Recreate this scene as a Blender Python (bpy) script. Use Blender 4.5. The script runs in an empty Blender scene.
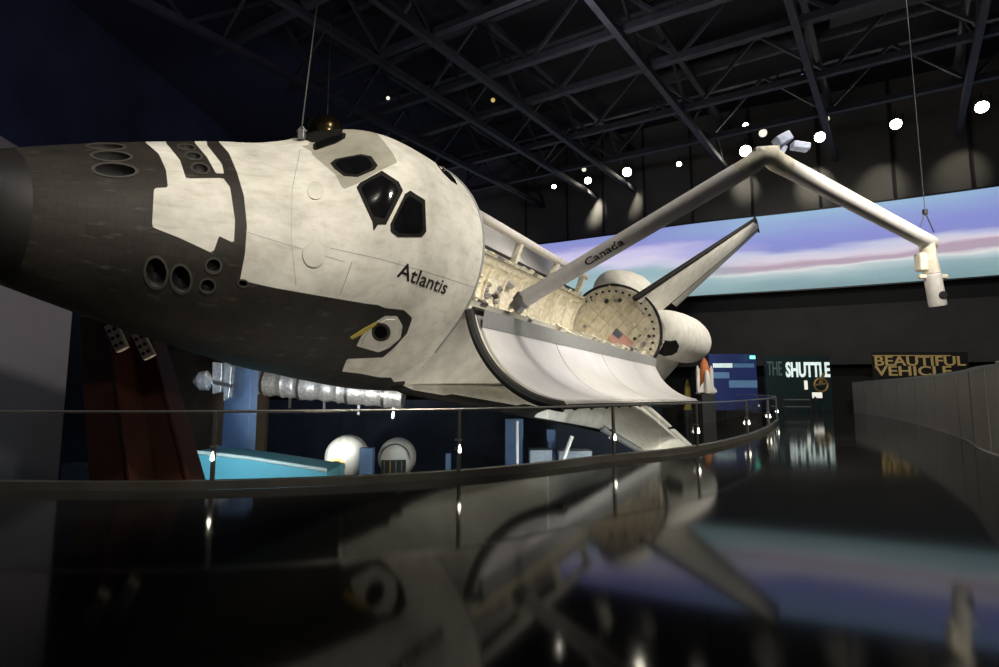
import bpy, bmesh, math, random
from mathutils import Vector, Matrix, geometry
from mathutils.bvhtree import BVHTree
random.seed(7)
C = bpy.context.scene.collection
PI = math.pi
IN = 0.0254
# ------------------------------------------------------------------ camera
F = 536.1; TH = 0.1049; HC = 1.4
scene = bpy.context.scene
cd = bpy.data.cameras.new('camera'); cam = bpy.data.objects.new('camera', cd); C.objects.link(cam)
cd.sensor_width = 36; cd.lens = 36*F/999; cd.clip_end = 500; cd.clip_start = 0.05
cam.location = (0, 0, HC); cam.rotation_euler = (PI/2+TH, 0, 0)
scene.camera = cam
CAM = Vector((0, 0, HC))
def ray(x, y):
    a, b, c = (x-499.5)/F, 1.0, (333.5-y)/F
    return Vector((a, b*math.cos(TH)-c*math.sin(TH), b*math.sin(TH)+c*math.cos(TH))).normalized()
def at(x, y, Y):
    d = ray(x, y); return CAM + d*(Y/d.y)
def pix(P):
    v = Vector(P)-CAM
    y = v.y*math.cos(TH)+v.z*math.sin(TH); z = -v.y*math.sin(TH)+v.z*math.cos(TH)
    return (499.5+F*v.x/y, 333.5-F*z/y)
# ------------------------------------------------------------------ materials
def nodes(m):
    m.use_nodes = True
    return m.node_tree.nodes, m.node_tree.links, m.node_tree.nodes['Principled BSDF']
def mat(name, col, rough=.5, metal=0., var=.12, scale=4., bump=0., em=None, es=0., spec=.5, detail=4):
    m = bpy.data.materials.new(name); N, L, P = nodes(m)
    P.inputs['Roughness'].default_value = rough; P.inputs['Metallic'].default_value = metal
    P.inputs['Specular IOR Level'].default_value = spec
    tc = N.new('ShaderNodeTexCoord'); nz = N.new('ShaderNodeTexNoise')
    nz.inputs['Scale'].default_value = scale; nz.inputs['Detail'].default_value = detail
    L.new(tc.outputs['Object'], nz.inputs['Vector'])
    rp = N.new('ShaderNodeValToRGB')
    rp.color_ramp.elements[0].position = .3; rp.color_ramp.elements[1].position = .7
    rp.color_ramp.elements[0].color = tuple(c*(1-var) for c in col)+(1,)
    rp.color_ramp.elements[1].color = tuple(min(1, c*(1+var)) for c in col)+(1,)
    L.new(nz.outputs['Fac'], rp.inputs['Fac']); L.new(rp.outputs['Color'], P.inputs['Base Color'])
    if bump:
        b = N.new('ShaderNodeBump'); b.inputs['Strength'].default_value = bump; b.inputs['Distance'].default_value = .02
        L.new(nz.outputs['Fac'], b.inputs['Height']); L.new(b.outputs['Normal'], P.inputs['Normal'])
    if em:
        P.inputs['Emission Color'].default_value = tuple(em)+(1,); P.inputs['Emission Strength'].default_value = es
    return m
def tile_mat():
    m = bpy.data.materials.new('thermal_tiles'); N, L, P = nodes(m)
    P.inputs['Roughness'].default_value = .62; P.inputs['Specular IOR Level'].default_value = .35
    uv = N.new('ShaderNodeUVMap'); uv.uv_map = 'UVMap'
    br = N.new('ShaderNodeTexBrick'); br.inputs['Scale'].default_value = 1
    br.offset = .5; br.inputs['Brick Width'].default_value = .2; br.inputs['Row Height'].default_value = .2
    br.inputs['Mortar Size'].default_value = .006; br.inputs['Mortar Smooth'].default_value = .3
    br.inputs['Color1'].default_value = (.7, .7, .7, 1); br.inputs['Color2'].default_value = (1, 1, 1, 1); br.inputs['Mortar'].default_value = (.45, .45, .45, 1)
    L.new(uv.outputs['UV'], br.inputs['Vector'])
    n1 = N.new('ShaderNodeTexNoise'); n1.inputs['Scale'].default_value = 1.1; n1.inputs['Detail'].default_value = 7; n1.inputs['Roughness'].default_value = .65
    L.new(uv.outputs['UV'], n1.inputs['Vector'])
    mp = N.new('ShaderNodeMapping'); mp.inputs['Scale'].default_value = (2.2, 5, 1); L.new(uv.outputs['UV'], mp.inputs['Vector'])
    n2 = N.new('ShaderNodeTexNoise'); n2.inputs['Scale'].default_value = 1.3; n2.inputs['Detail'].default_value = 8
    L.new(mp.outputs['Vector'], n2.inputs['Vector'])
    def ramp(src, a, b, ca, cb):
        r = N.new('ShaderNodeValToRGB'); r.color_ramp.elements[0].position = a; r.color_ramp.elements[1].position = b
        r.color_ramp.elements[0].color = ca+(1,); r.color_ramp.elements[1].color = cb+(1,); L.new(src, r.inputs['Fac']); return r.outputs['Color']
    def mix(f, a, b, t='MIX'):
        x = N.new('ShaderNodeMix'); x.data_type = 'RGBA'; x.blend_type = t
        for s, v in ((x.inputs['Factor'], f), (x.inputs['A'], a), (x.inputs['B'], b)):
            if hasattr(v, 'links'): L.new(v, s)
            elif isinstance(v, (int, float)): s.default_value = v
            else: s.default_value = v+(1,)
        return x.outputs['Result']
    white = mix(1., ramp(n1.outputs['Fac'], .32, .6, (.58, .565, .51), (.84, .82, .76)), ramp(n2.outputs['Fac'], .28, .5, (.84, .83, .80), (1., 1., 1.)), 'MULTIPLY')
    white = mix(.10, white, br.outputs['Color'], 'MULTIPLY')
    grey = mix(1., white, (.52, .51, .47), 'MULTIPLY')
    black = mix(.75, ramp(n1.outputs['Fac'], .3, .62, (.012, .0108, .009), (.030, .026, .021)), br.outputs['Color'], 'MULTIPLY')
    black = mix(ramp(n2.outputs['Fac'], .6, .74, (0., 0., 0.), (.32, .32, .32)), black, (.16, .145, .12))
    def mask(nm):
        a = N.new('ShaderNodeAttribute'); a.attribute_name = nm; return ramp(a.outputs['Fac'], .485, .515, (0., 0., 0.), (1., 1., 1.))
    col = mix(mask('white_mask'), black, white); col = mix(mask('grey_mask'), col, grey)
    L.new(col, P.inputs['Base Color'])
    bp = N.new('ShaderNodeBump'); bp.inputs['Strength'].default_value = .12; bp.inputs['Distance'].default_value = .01
    L.new(br.outputs['Fac'], bp.inputs['Height']); bp.invert = True; L.new(bp.outputs['Normal'], P.inputs['Normal'])
    return m
M = {}
M['tiles'] = tile_mat()
M['white'] = mat('white_blanket', (.70, .685, .63), .7, var=.12, scale=2.5, bump=.1)
M['cream'] = mat('bay_liner', (.66, .61, .48), .8, var=.22, scale=3, bump=.3)
M['cream2'] = mat('bay_blanket', (.72, .68, .57), .75, var=.2, scale=6, bump=.4)
M['black'] = mat('black_tile', (.010, .0095, .0085), .75, var=.3, spec=.2)
M['rim'] = mat('well_rim', (.05, .046, .04), .6, var=.2)
M['blackgloss'] = mat('window_glass', (.006, .006, .007), .06, var=.2, spec=.7)
M['rubber'] = mat('dark_seal', (.02, .02, .021), .7, var=.3, scale=12)
M['greymetal'] = mat('grey_metal', (.30, .30, .31), .4, .6, var=.15)
M['darkmetal'] = mat('dark_metal', (.05, .05, .052), .45, .5, var=.2)
M['radiator'] = mat('radiator_silver', (.80, .79, .80), .28, .22, var=.05, scale=1.2)
M['strip'] = mat('hinge_strip_grey', (.36, .37, .38), .5, .2, var=.06)
M['text'] = mat('black_paint', (.012, .012, .013), .5, var=.1)
M['yellow'] = mat('yellow_paint', (.55, .42, .08), .6)
M['arm'] = mat('arm_blanket', (.70, .68, .67), .65, var=.08, scale=5, bump=.12)
M['armblue'] = mat('bluish_housing', (.42, .48, .66), .5, var=.25, scale=12)
M['nozzle'] = mat('nozzle_metal', (.16, .12, .09), .35, .8)
M['red'] = mat('flag_red', (.55, .07, .06), .7); M['navy'] = mat('flag_blue', (.03, .045, .12), .7); M['flagwhite'] = mat('flag_white', (.75, .73, .68), .7)
M['floor'] = mat('polished_dark_floor', (.016, .0155, .015), .075, var=.35, scale=.8, spec=.11, detail=8)
M['curb'] = mat('kerb_metal', (.17, .16, .14), .3, .7, var=.15, scale=2)
M['steel'] = mat('brushed_steel', (.42, .41, .39), .3, .9, var=.1, scale=20)
M['postmetal'] = mat('post_metal', (.17, .165, .155), .35, .8, var=.1, scale=20)
M['wallgrey'] = mat('grey_wall', (.17, .165, .16), .8, var=.08, scale=1.)
M['walldark'] = mat('charcoal_wall', (.035, .035, .037), .85, var=.2, scale=.6)
M['wallblack'] = mat('black_wall', (.012, .012, .013), .9, var=.2, scale=.6)
M['wallnavy'] = mat('navy_wall', (.03, .034, .055), .85, var=.3, scale=.35)
M['lavender'] = mat('lavender_grey_wall', (.20, .19, .225), .85, var=.06, scale=.5)
M['upperwall'] = mat('upper_wall_panel', (.15, .145, .13), .85, var=.1, scale=.6)
M['lowwall'] = mat('partition_panel', (.26, .25, .24), .7, var=.06, scale=1.2)
M['truss'] = mat('truss_paint', (.05, .05, .057), .6, .2, var=.2, scale=2)
M['duct'] = mat('duct_metal', (.05, .05, .054), .6, .3, var=.2)
M['deck'] = mat('roof_deck', (.02, .02, .022), .9, var=.2)
M['brown'] = mat('brown_panel', (.055, .038, .024), .7, var=.35, scale=1.5)
M['pylon'] = mat('dark_red_steel', (.05, .016, .010), .45, .1, var=.3, scale=1.5)
M['bracket'] = mat('bracket_white', (.85, .78, .64), .6, var=.1)
M['pillar'] = mat('blue_pillar', (.10, .17, .32), .6, var=.1)
M['crate'] = mat('pale_crate_paint', (.34, .40, .46), .7)
M['bluepanel'] = mat('dark_blue_panel', (.035, .055, .10), .55, var=.3, scale=.8)
M['aqua'] = mat('aqua_table', (.16, .46, .58), .5, var=.08, scale=.7)
M['foil'] = mat('silver_foil', (.85, .84, .80), .34, .55, var=.3, scale=9, bump=1.)
M['dome'] = mat('white_fibreglass', (.78, .76, .72), .45, var=.05)
M['amber'] = mat('amber_metal', (.5, .32, .1), .4, .6)
M['tankorange'] = mat('tank_foam', (.60, .20, .06), .8, var=.15)
M['gold'] = mat('gold_letters', (.42, .30, .11), .5, em=(.75, .55, .22), es=.12)
M['signwhite'] = mat('lit_white_letters', (.8, .9, .88), .5, em=(.72, .9, .85), es=.75)
M['signteal'] = mat('dim_teal_letters', (.06, .11, .11), .6, em=(.25, .42, .42), es=.12)
M['tealpanel'] = mat('dark_teal_panel', (.012, .03, .034), .5, var=.2)
M['bluesign'] = mat('blue_lit_panel', (.015, .025, .10), .5, em=(.02, .04, .2), es=.24)
M['bluesign2'] = mat('pale_blue_band', (.1, .2, .4), .5, em=(.15, .32, .5), es=.26)
M['exitgreen'] = mat('green_exit_light', (.1, .8, .5), .5, em=(.2, 1., .7), es=2.)
M['lens'] = mat('lamp_lens_lit', (1, .95, .85), .3, em=(1., .93, .78), es=30.)
M['lensdim'] = mat('lamp_lens_dim', (1, .95, .85), .3, em=(1., .93, .78), es=1.)
M['lenswarm'] = mat('lamp_lens_warm', (.8, .6, .2), .3, em=(1., .7, .2), es=.5)
M['lensblue'] = mat('lamp_lens_blue', (.4, .4, 1), .3, em=(.35, .35, 1.), es=2.5)
M['led'] = mat('post_led_lit', (1, .95, .85), .3, em=(1., .92, .72), es=9.)
M['lampbody'] = mat('lamp_housing', (.03, .03, .032), .5, .4)
M['lampwhite'] = mat('lamp_housing_white', (.7, .7, .68), .5)
M['cable'] = mat('steel_cable', (.25, .25, .25), .4, .7)
M['bronze'] = mat('bronze_dome', (.20, .16, .08), .22, .9, var=.3, scale=6)
def glass_mat():
    m = bpy.data.materials.new('clear_glass'); N, L, P = nodes(m)
    out = N['Material Output']; t = N.new('ShaderNodeBsdfTransparent'); t.inputs['Color'].default_value = (.93, .955, .95, 1)
    g = N.new('ShaderNodeBsdfGlossy'); g.inputs['Roughness'].default_value = .02
    f = N.new('ShaderNodeFresnel'); ge = N.new('ShaderNodeNewGeometry'); io = N.new('ShaderNodeMapRange')
    io.inputs['To Min'].default_value = 1.30; io.inputs['To Max'].default_value = 1/1.30; L.new(ge.outputs['Backfacing'], io.inputs['Value']); L.new(io.outputs[0], f.inputs['IOR'])
    nz = N.new('ShaderNodeTexNoise'); nz.inputs['Scale'].default_value = 3
    mm = N.new('ShaderNodeMath'); mm.operation = 'MULTIPLY_ADD'; mm.inputs[1].default_value = .01; L.new(nz.outputs['Fac'], mm.inputs[0]); L.new(f.outputs['Fac'], mm.inputs[2])
    x = N.new('ShaderNodeMixShader'); L.new(mm.outputs[0], x.inputs[0]); L.new(t.outputs[0], x.inputs[1]); L.new(g.outputs[0], x.inputs[2])
    L.new(x.outputs[0], out.inputs['Surface']); return m
M['glass'] = glass_mat()
def screen_mat():
    m = bpy.data.materials.new('projected_earth_picture'); N, L, P = nodes(m)
    uv = N.new('ShaderNodeUVMap'); uv.uv_map = 'UVMap'
    sp = N.new('ShaderNodeSeparateXYZ'); L.new(uv.outputs['UV'], sp.inputs[0])
    mp = N.new('ShaderNodeMapping'); mp.inputs['Scale'].default_value = (6, 4, 1); L.new(uv.outputs['UV'], mp.inputs['Vector'])
    nz = N.new('ShaderNodeTexNoise'); nz.inputs['Scale'].default_value = 1.6; nz.inputs['Detail'].default_value = 8; L.new(mp.outputs[0], nz.inputs['Vector'])
    def math_(op, a, b, c=None):
        x = N.new('ShaderNodeMath'); x.operation = op
        for i, v in enumerate((a, b, c)):
            if v is None: continue
            if hasattr(v, 'links'): L.new(v, x.inputs[i])
            else: x.inputs[i].default_value = v
        return x.outputs[0]
    u, v = sp.outputs['X'], sp.outputs['Y']
    # the horizon sags in the middle: add a parabola of u to v before colouring
    uu = math_('SUBTRACT', u, .62); par = math_('MULTIPLY', math_('MULTIPLY', uu, uu), -1.0)
    v2 = math_('ADD', math_('ADD', v, par), math_('MULTIPLY', math_('SUBTRACT', nz.outputs['Fac'], .5), .20))
    r = N.new('ShaderNodeValToRGB'); cr = r.color_ramp; L.new(v2, r.inputs['Fac'])
    def s(c): return tuple(((x/255+.055)/1.055)**2.4 if x > 10 else x/255/12.92 for x in c)+(1,)
    stops = [(0, (122, 154, 160)), (.14, (142, 172, 178)), (.22, (188, 204, 208)), (.25, (222, 222, 222)), (.29, (178, 160, 178)), (.34, (182, 158, 176)),
             (.40, (218, 208, 222)), (.46, (200, 202, 226)), (.53, (134, 140, 208)), (.66, (136, 144, 212)), (.82, (144, 164, 214)), (1, (152, 186, 216))]
    while len(cr.elements) < len(stops): cr.elements.new(.5)
    for e, (p, c) in zip(cr.elements, stops): e.position = p; e.color = s(c)
    # left end: paler swath over teal grey
    r2 = N.new('ShaderNodeValToRGB'); cr = r2.color_ramp
    v3 = math_('ADD', math_('ADD', v, math_('MULTIPLY', math_('SUBTRACT', nz.outputs['Fac'], .5), .30)), math_('MULTIPLY', math_('SUBTRACT', u, .2), .5))
    L.new(v3, r2.inputs['Fac'])
    stops = [(0, (134, 164, 168)), (.3, (162, 190, 196)), (.48, (152, 184, 192)), (.56, (170, 190, 205)), (.66, (218, 212, 238)), (.82, (206, 200, 236)), (.92, (150, 150, 215)), (1, (140, 150, 212))]
    while len(cr.elements) < len(stops): cr.elements.new(.5)
    for e, (p, c) in zip(cr.elements, stops): e.position = p; e.color = s(c)
    mr = N.new('ShaderNodeMapRange'); mr.inputs['From Min'].default_value = .42; mr.inputs['From Max'].default_value = .60; mr.clamp = True
    L.new(math_('ADD', u, math_('MULTIPLY', math_('SUBTRACT', nz.outputs['Fac'], .5), .12)), mr.inputs['Value'])
    x = N.new('ShaderNodeMix'); x.data_type = 'RGBA'; L.new(mr.outputs[0], x.inputs['Factor']); L.new(r2.outputs['Color'], x.inputs['A']); L.new(r.outputs['Color'], x.inputs['B'])
    # city lights
    vo = N.new('ShaderNodeTexVoronoi'); mp2 = N.new('ShaderNodeMapping'); mp2.inputs['Scale'].default_value = (110, 22, 1); L.new(uv.outputs['UV'], mp2.inputs['Vector']); L.new(mp2.outputs[0], vo.inputs['Vector'])
    st = math_('MULTIPLY', math_('LESS_THAN', vo.outputs['Distance'], .14), math_('MULTIPLY', math_('GREATER_THAN', nz.outputs['Fac'], .52), math_('LESS_THAN', v, .27)))
    y = N.new('ShaderNodeMix'); y.data_type = 'RGBA'; L.new(math_('MULTIPLY', st, .5), y.inputs['Factor']); L.new(x.outputs['Result'], y.inputs['A']); y.inputs['B'].default_value = (.9, .95, .95, 1)
    P.inputs['Base Color'].default_value = (.1, .1, .1, 1); P.inputs['Roughness'].default_value = .9
    L.new(y.outputs['Result'], P.inputs['Emission Color']); P.inputs['Emission Strength'].default_value = 0.95
    return m
M['screen'] = screen_mat()
# ------------------------------------------------------------------ mesh helpers
class MB:
    def __init__(s): s.v = []; s.f = []
    def add(s, vs, fs):
        o = len(s.v); s.v += [Vector(p) for p in vs]; s.f += [tuple(i+o for i in f) for f in fs]; return s
    def box(s, c, d, R=None):
        c = Vector(c); vs = []
        for k in range(8):
            p = Vector(((k & 1)-.5, ((k >> 1) & 1)-.5, ((k >> 2) & 1)-.5)); p = Vector((p.x*d[0], p.y*d[1], p.z*d[2]))
            vs.append(c+(R @ p if R else p))
        return s.add(vs, [(0, 2, 3, 1), (4, 5, 7, 6), (0, 1, 5, 4), (2, 6, 7, 3), (0, 4, 6, 2), (1, 3, 7, 5)])
    def bar(s, a, b, w, h=None, up=(0, 0, 1)):
        a, b = Vector(a), Vector(b); h = h or w; d = (b-a); l = d.length; d.normalize()
        u = Vector(up); x = d.cross(u)
        if x.length < 1e-3: x = d.cross(Vector((1, 0, 0)))
        x.normalize(); u = x.cross(d)
        R = Matrix((x, d, u)).transposed()
        return s.box((a+b)/2, (w, l, h), R)
    def tube(s, pts, r, n=12, cap=True):
        pts = [Vector(p) for p in pts]; rs = r if isinstance(r, (list, tuple)) else [r]*len(pts)
        vs, fs = [], []; x0 = None
        for i, p in enumerate(pts):
            d = (pts[min(i+1, len(pts)-1)]-pts[max(i-1, 0)]).normalized()
            if x0 is None:
                x0 = d.cross(Vector((0, 0, 1)))
                if x0.length < 1e-2: x0 = d.cross(Vector((1, 0, 0)))
            x0 = (x0-d*x0.dot(d)).normalized(); y0 = d.cross(x0)
            for k in range(n):
                a = 2*PI*k/n; vs.append(p+(x0*math.cos(a)+y0*math.sin(a))*rs[i])
        for i in range(len(pts)-1):
            for k in range(n): fs.append((i*n+k, i*n+(k+1) % n, (i+1)*n+(k+1) % n, (i+1)*n+k))
        if cap: fs += [tuple(range(n))[::-1], tuple((len(pts)-1)*n+k for k in range(n))]
        return s.add(vs, fs)
    def lathe(s, o, ax, prof, n=24, cap=True):   # prof = [(distance along axis, radius)]
        o, ax = Vector(o), Vector(ax).normalized()
        return s.tube([o+ax*d for d, r in prof], [max(r, 1e-4) for d, r in prof], n, cap)
    def grid(s, rows, closed=False):
        n = len(rows[0]); vs = [p for r in rows for p in r]; fs = []
        for i in range(len(rows)-1):
            for k in range(n if closed else n-1): fs.append((i*n+k, i*n+(k+1) % n, (i+1)*n+(k+1) % n, (i+1)*n+k))
        return s.add(vs, fs)
    def slab(s, rows, off):                       # open grid of points thickened by a function point -> offset vector
        n = len(rows[0]); m = len(rows)
        top = [Vector(p) for r in rows for p in r]; bot = [p+off(p) for p in top]
        fs = []
        for i in range(m-1):
            for k in range(n-1):
                a, b, c, d = i*n+k, i*n+k+1, (i+1)*n+k+1, (i+1)*n+k
                fs += [(a, b, c, d), (a+m*n, d+m*n, c+m*n, b+m*n)]
        for k in range(n-1): fs += [(k, k+m*n, k+1+m*n, k+1), ((m-1)*n+k, (m-1)*n+k+1, (m-1)*n+k+1+m*n, (m-1)*n+k+m*n)]
        for i in range(m-1): fs += [(i*n, (i+1)*n, (i+1)*n+m*n, i*n+m*n), (i*n+n-1, i*n+n-1+m*n, (i+1)*n+n-1+m*n, (i+1)*n+n-1)]
        return s.add(top+bot, fs)
    def prism(s, poly, z0, z1):
        n = len(poly); vs = [(x, y, z0) for x, y in poly]+[(x, y, z1) for x, y in poly]
        return s.add(vs, [tuple(range(n))[::-1], tuple(range(n, 2*n))]+[(k, (k+1) % n, n+(k+1) % n, n+k) for k in range(n)])
    def extrude(s, poly, off):                    # 3-D planar polygon pushed by a vector
        n = len(poly); off = Vector(off); vs = [Vector(p) for p in poly]; vs += [p+off for p in vs]
        return s.add(vs, [tuple(range(n))[::-1], tuple(range(n, 2*n))]+[(k, (k+1) % n, n+(k+1) % n, n+k) for k in range(n)])
    def build(s, name, m, parent=None, smooth=False, bevel=0., fix=True):
        me = bpy.data.meshes.new(name); me.from_pydata([tuple(p) for p in s.v], [], s.f)
        if fix:
            b = bmesh.new(); b.from_mesh(me); bmesh.ops.recalc_face_normals(b, faces=b.faces); b.to_mesh(me); b.free()
        me.materials.append(m)
        o = bpy.data.objects.new(name, me); C.objects.link(o); o.parent = parent
        if smooth:
            me.shade_smooth()
            try: me.set_sharp_from_angle(angle=math.radians(38))
            except Exception: pass
        if bevel:
            md = o.modifiers.new('bevel', 'BEVEL'); md.width = bevel; md.segments = 2; md.limit_method = 'ANGLE'
        return o
def tag(o, label, cat, group=None):
    o['label'] = label; o['category'] = cat
    if group: o['group'] = group
    return o
def thing(name, label, cat, loc=(0, 0, 0), group=None):
    o = bpy.data.objects.new(name, None); C.objects.link(o); o.location = loc; o.empty_display_size = .2
    return tag(o, label, cat, group)
def struct(o): o['kind'] = 'structure'; return o
def text_mesh(body, size=1., ext=0.0, spacing=1., bold=0.):
    cu = bpy.data.curves.new('txt', 'FONT'); cu.body = body; cu.size = size; cu.extrude = ext; cu.space_character = spacing; cu.offset = bold
    cu.resolution_u = 3
    o = bpy.data.objects.new('txt', cu); C.objects.link(o)
    dg = bpy.context.evaluated_depsgraph_get(); dg.update()
    me = bpy.data.meshes.new_from_object(o.evaluated_get(dg)); bpy.data.objects.remove(o); bpy.data.curves.remove(cu)
    return me
def place_text(name, body, org, right, up, size, m, parent=None, ext=.01, width=None, bold=0.):
    me = text_mesh(body, 1., ext/size, bold=bold); r, u = Vector(right).normalized(), Vector(up).normalized(); n = r.cross(u)
    xs = [v.co.x for v in me.vertices]; w = max(xs)-min(xs); x0 = min(xs); ys = [v.co.y for v in me.vertices]; h = max(ys)
    sx = (width/w) if width else size
    for v in me.vertices: v.co = Vector(org)+r*((v.co.x-x0)*sx)+u*(v.co.y/h*size)+n*(v.co.z*size+ext)
    me.name = name; me.materials.clear(); me.materials.append(m)
    o = bpy.data.objects.new(name, me); C.objects.link(o); o.parent = parent
    return o

# ================================================================== THE ORBITER
yaw, pit, rol = 0.5025, -0.0138, 0.7559
aft = Vector((math.cos(pit)*math.sin(yaw), math.cos(pit)*math.cos(yaw), math.sin(pit)))
s0 = Vector((-math.cos(yaw), math.sin(yaw), 0)); u0 = aft.cross(s0)
stb = s0*math.cos(rol)+u0*math.sin(rol); upv = -s0*math.sin(rol)+u0*math.cos(rol)
NOSE = Vector((-6.9048, 5.9835, 3.4782+HC))
MO = Matrix.Translation(NOSE) @ Matrix((aft, stb, upv)).transposed().to_4x4()
MI = MO.inverted(); CAML = MI @ CAM
def rayl(x, y): return (MI.to_3x3() @ ray(x, y)).normalized()
def l2p(P): return pix(MO @ Vector(P))
def O(xo, y, z): return Vector(((xo-236)*IN, y*IN, (z-400)*IN))
orb = thing('space_shuttle', 'white and black space shuttle orbiter hanging tilted with its payload bay open', 'spacecraft', NOSE)
orb.matrix_world = MO
ST = [(238, 0.5, 341, 339, 340, 2.0, 2.0), (239, 6, 346, 335, 340, 2, 2), (241, 11, 351, 331, 340, 2, 2), (246, 19, 359, 325, 340, 2.0, 2.0), (256, 29.5, 367, 321, 341, 2.0, 2.0), (272, 41, 378, 317.5, 342, 2.0, 2.0),
      (295, 53.5, 390, 313, 343, 2.0, 2.0), (330, 67.5, 406.5, 306, 345, 2.1, 2.1), (370, 81, 423, 298.5, 348, 2.26, 2.22), (400, 89, 434.5, 293.5, 351, 2.42, 2.35),
      (424, 94, 443, 289.5, 354, 2.52, 2.45), (438, 96.5, 450.5, 288, 356, 2.5, 2.5), (455, 98.5, 465, 286.5, 360, 2.34, 2.6), (470, 100, 483, 285.5, 364, 2.2, 2.8),
      (485, 101, 493.5, 285, 368, 2.15, 3.0), (505, 102, 500, 284, 373, 2.15, 3.3), (540, 102.5, 503, 283, 380, 2.15, 3.8), (582, 102.5, 502.5, 283, 390, 2.15, 4.2)]
def sec(xo):
    if xo <= ST[0][0]: return ST[0][1:]
    for i in range(len(ST)-1):
        a, b = ST[i], ST[i+1]
        if xo <= b[0]:
            def h(k):   # monotone-ish cubic through the table
                t = (xo-a[0])/(b[0]-a[0]); s1 = (b[k]-a[k])/(b[0]-a[0])
                sa = s1 if i == 0 else .5*(s1+(a[k]-ST[i-1][k])/(a[0]-ST[i-1][0]))
                sb = s1 if i+2 >= len(ST) else .5*(s1+(ST[i+2][k]-b[k])/(ST[i+2][0]-b[0]))
                if i < 5: sa = sb = s1
                L_ = b[0]-a[0]
                return a[k]*(2*t**3-3*t*t+1)+b[k]*(3*t*t-2*t**3)+L_*(sa*(t**3-2*t*t+t)+sb*(t**3-t*t))
            return tuple(h(k) for k in range(1, 7))
    return ST[-1][1:]
def secpt(xo, t):
    w, zt, zb, zm, nu, nl = sec(xo); c, s = math.cos(t), math.sin(t); n = nu if s > 0 else nl
    y = w*math.copysign(abs(c)**(2/n), c); z = zm+(zt-zm if s > 0 else zm-zb)*math.copysign(abs(s)**(2/n), s)
    return O(xo, y, z)
def ring(xo, n):          # points spaced evenly along the perimeter, starting at the keel
    K = 360; p = [secpt(xo, -PI/2+2*PI*k/K) for k in range(K+1)]
    cum = [0.]
    for a, b in zip(p, p[1:]): cum.append(cum[-1]+(b-a).length)
    out, j = [], 0
    for i in range(n):
        L_ = cum[-1]*i/n
        while cum[j+1] < L_: j += 1
        t = (L_-cum[j])/max(cum[j+1]-cum[j], 1e-9); out.append(p[j].lerp(p[j+1], t))
    return out, cum[-1]
NR = 264
def pip(x, y, poly):
    ins = False; n = len(poly); best = 1e9
    for i in range(n):
        x1, y1 = poly[i]; x2, y2 = poly[(i+1) % n]
        if (y1 > y) != (y2 > y) and x < (x2-x1)*(y-y1)/(y2-y1)+x1: ins = not ins
        dx, dy = x2-x1, y2-y1; t = max(0, min(1, ((x-x1)*dx+(y-y1)*dy)/(dx*dx+dy*dy+1e-9)))
        d = math.hypot(x-x1-t*dx, y-y1-t*dy); best = min(best, d)
    return best if ins else -best
WHITE = [
    [(219, 60), (219, 142), (229, 153), (237, 172), (244, 196), (247, 226), (245, 254), (240, 280), (259, 284.5), (275, 288), (318, 295.5), (366, 303.6), (378, 305), (385, 308), (404, 310), (412.5, 318),
     (407, 333.5), (394, 348), (383, 357.5), (347, 359), (342, 371.5), (360, 373.5), (380, 377.5), (391, 377.5), (394, 382), (405, 381), (405, 385), (416, 385), (429, 387.5), (429, 392), (448, 392), (448, 388.6), (500, 404), (560, 419), (640, 440), (900, 500), (900, 60)],
    [(356.5, 346), (361, 336.7), (372, 324), (385, 316), (397, 316), (402.7, 325.6), (400.5, 338), (389.5, 347.7), (378.5, 352.4)],
    [(168, 187.5), (154, 188), (152, 227), (180, 238), (213, 253.5), (219, 236), (234, 243), (235, 220), (230, 187), (223, 178), (186, 178.5), (180, 160), (166, 143), (160, 100), (136, 100), (144, 141), (159, 154), (166, 170)],
    [(195, 143), (192, 100), (204, 100), (207, 145), (222, 164), (224, 173.5), (216, 173.5), (207, 157)]]
HATCHDISC = (380.7, 332, 9.6)
GREY = [(308, 120), (360, 100), (371, 127), (384, 141.5), (393.4, 154), (397.5, 162.4), (379.7, 170.8), (357.7, 183.4), (343, 189.7), (335.7, 175), (322, 163), (312.6, 155), (309, 145)]
def signed(x, y):
    d = max(pip(x, y, P) for P in WHITE)
    return min(d, math.hypot(x-HATCHDISC[0], y-HATCHDISC[1])-HATCHDISC[2])
def sdf_attrs(me, nor):
    wa = me.attributes.new('white_mask', 'FLOAT', 'POINT'); ga = me.attributes.new('grey_mask', 'FLOAT', 'POINT')
    for i, v in enumerate(me.vertices):
        p, n = v.co, nor[i]; w = None; g = -9
        if n.dot(CAML-p) > 0:
            x, y = l2p(p); w = signed(x, y); g = pip(x, y, GREY)
            q = Vector((p.x, -p.y, p.z)); m_ = Vector((n.x, -n.y, n.z))
            if p.y > 0 and m_.dot(CAML-q) > 0: g = max(g, pip(*l2p(q), GREY))
        else:
            q = Vector((p.x, -p.y, p.z)); m_ = Vector((n.x, -n.y, n.z))
            if p.y > 0 and m_.dot(CAML-q) > 0:
                x, y = l2p(q); w = signed(x, y); g = pip(x, y, GREY)
            else: w = -9
        wa.data[i].value = max(0, min(1, .5+w/16)); ga.data[i].value = max(0, min(1, .5+g/16))
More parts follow.
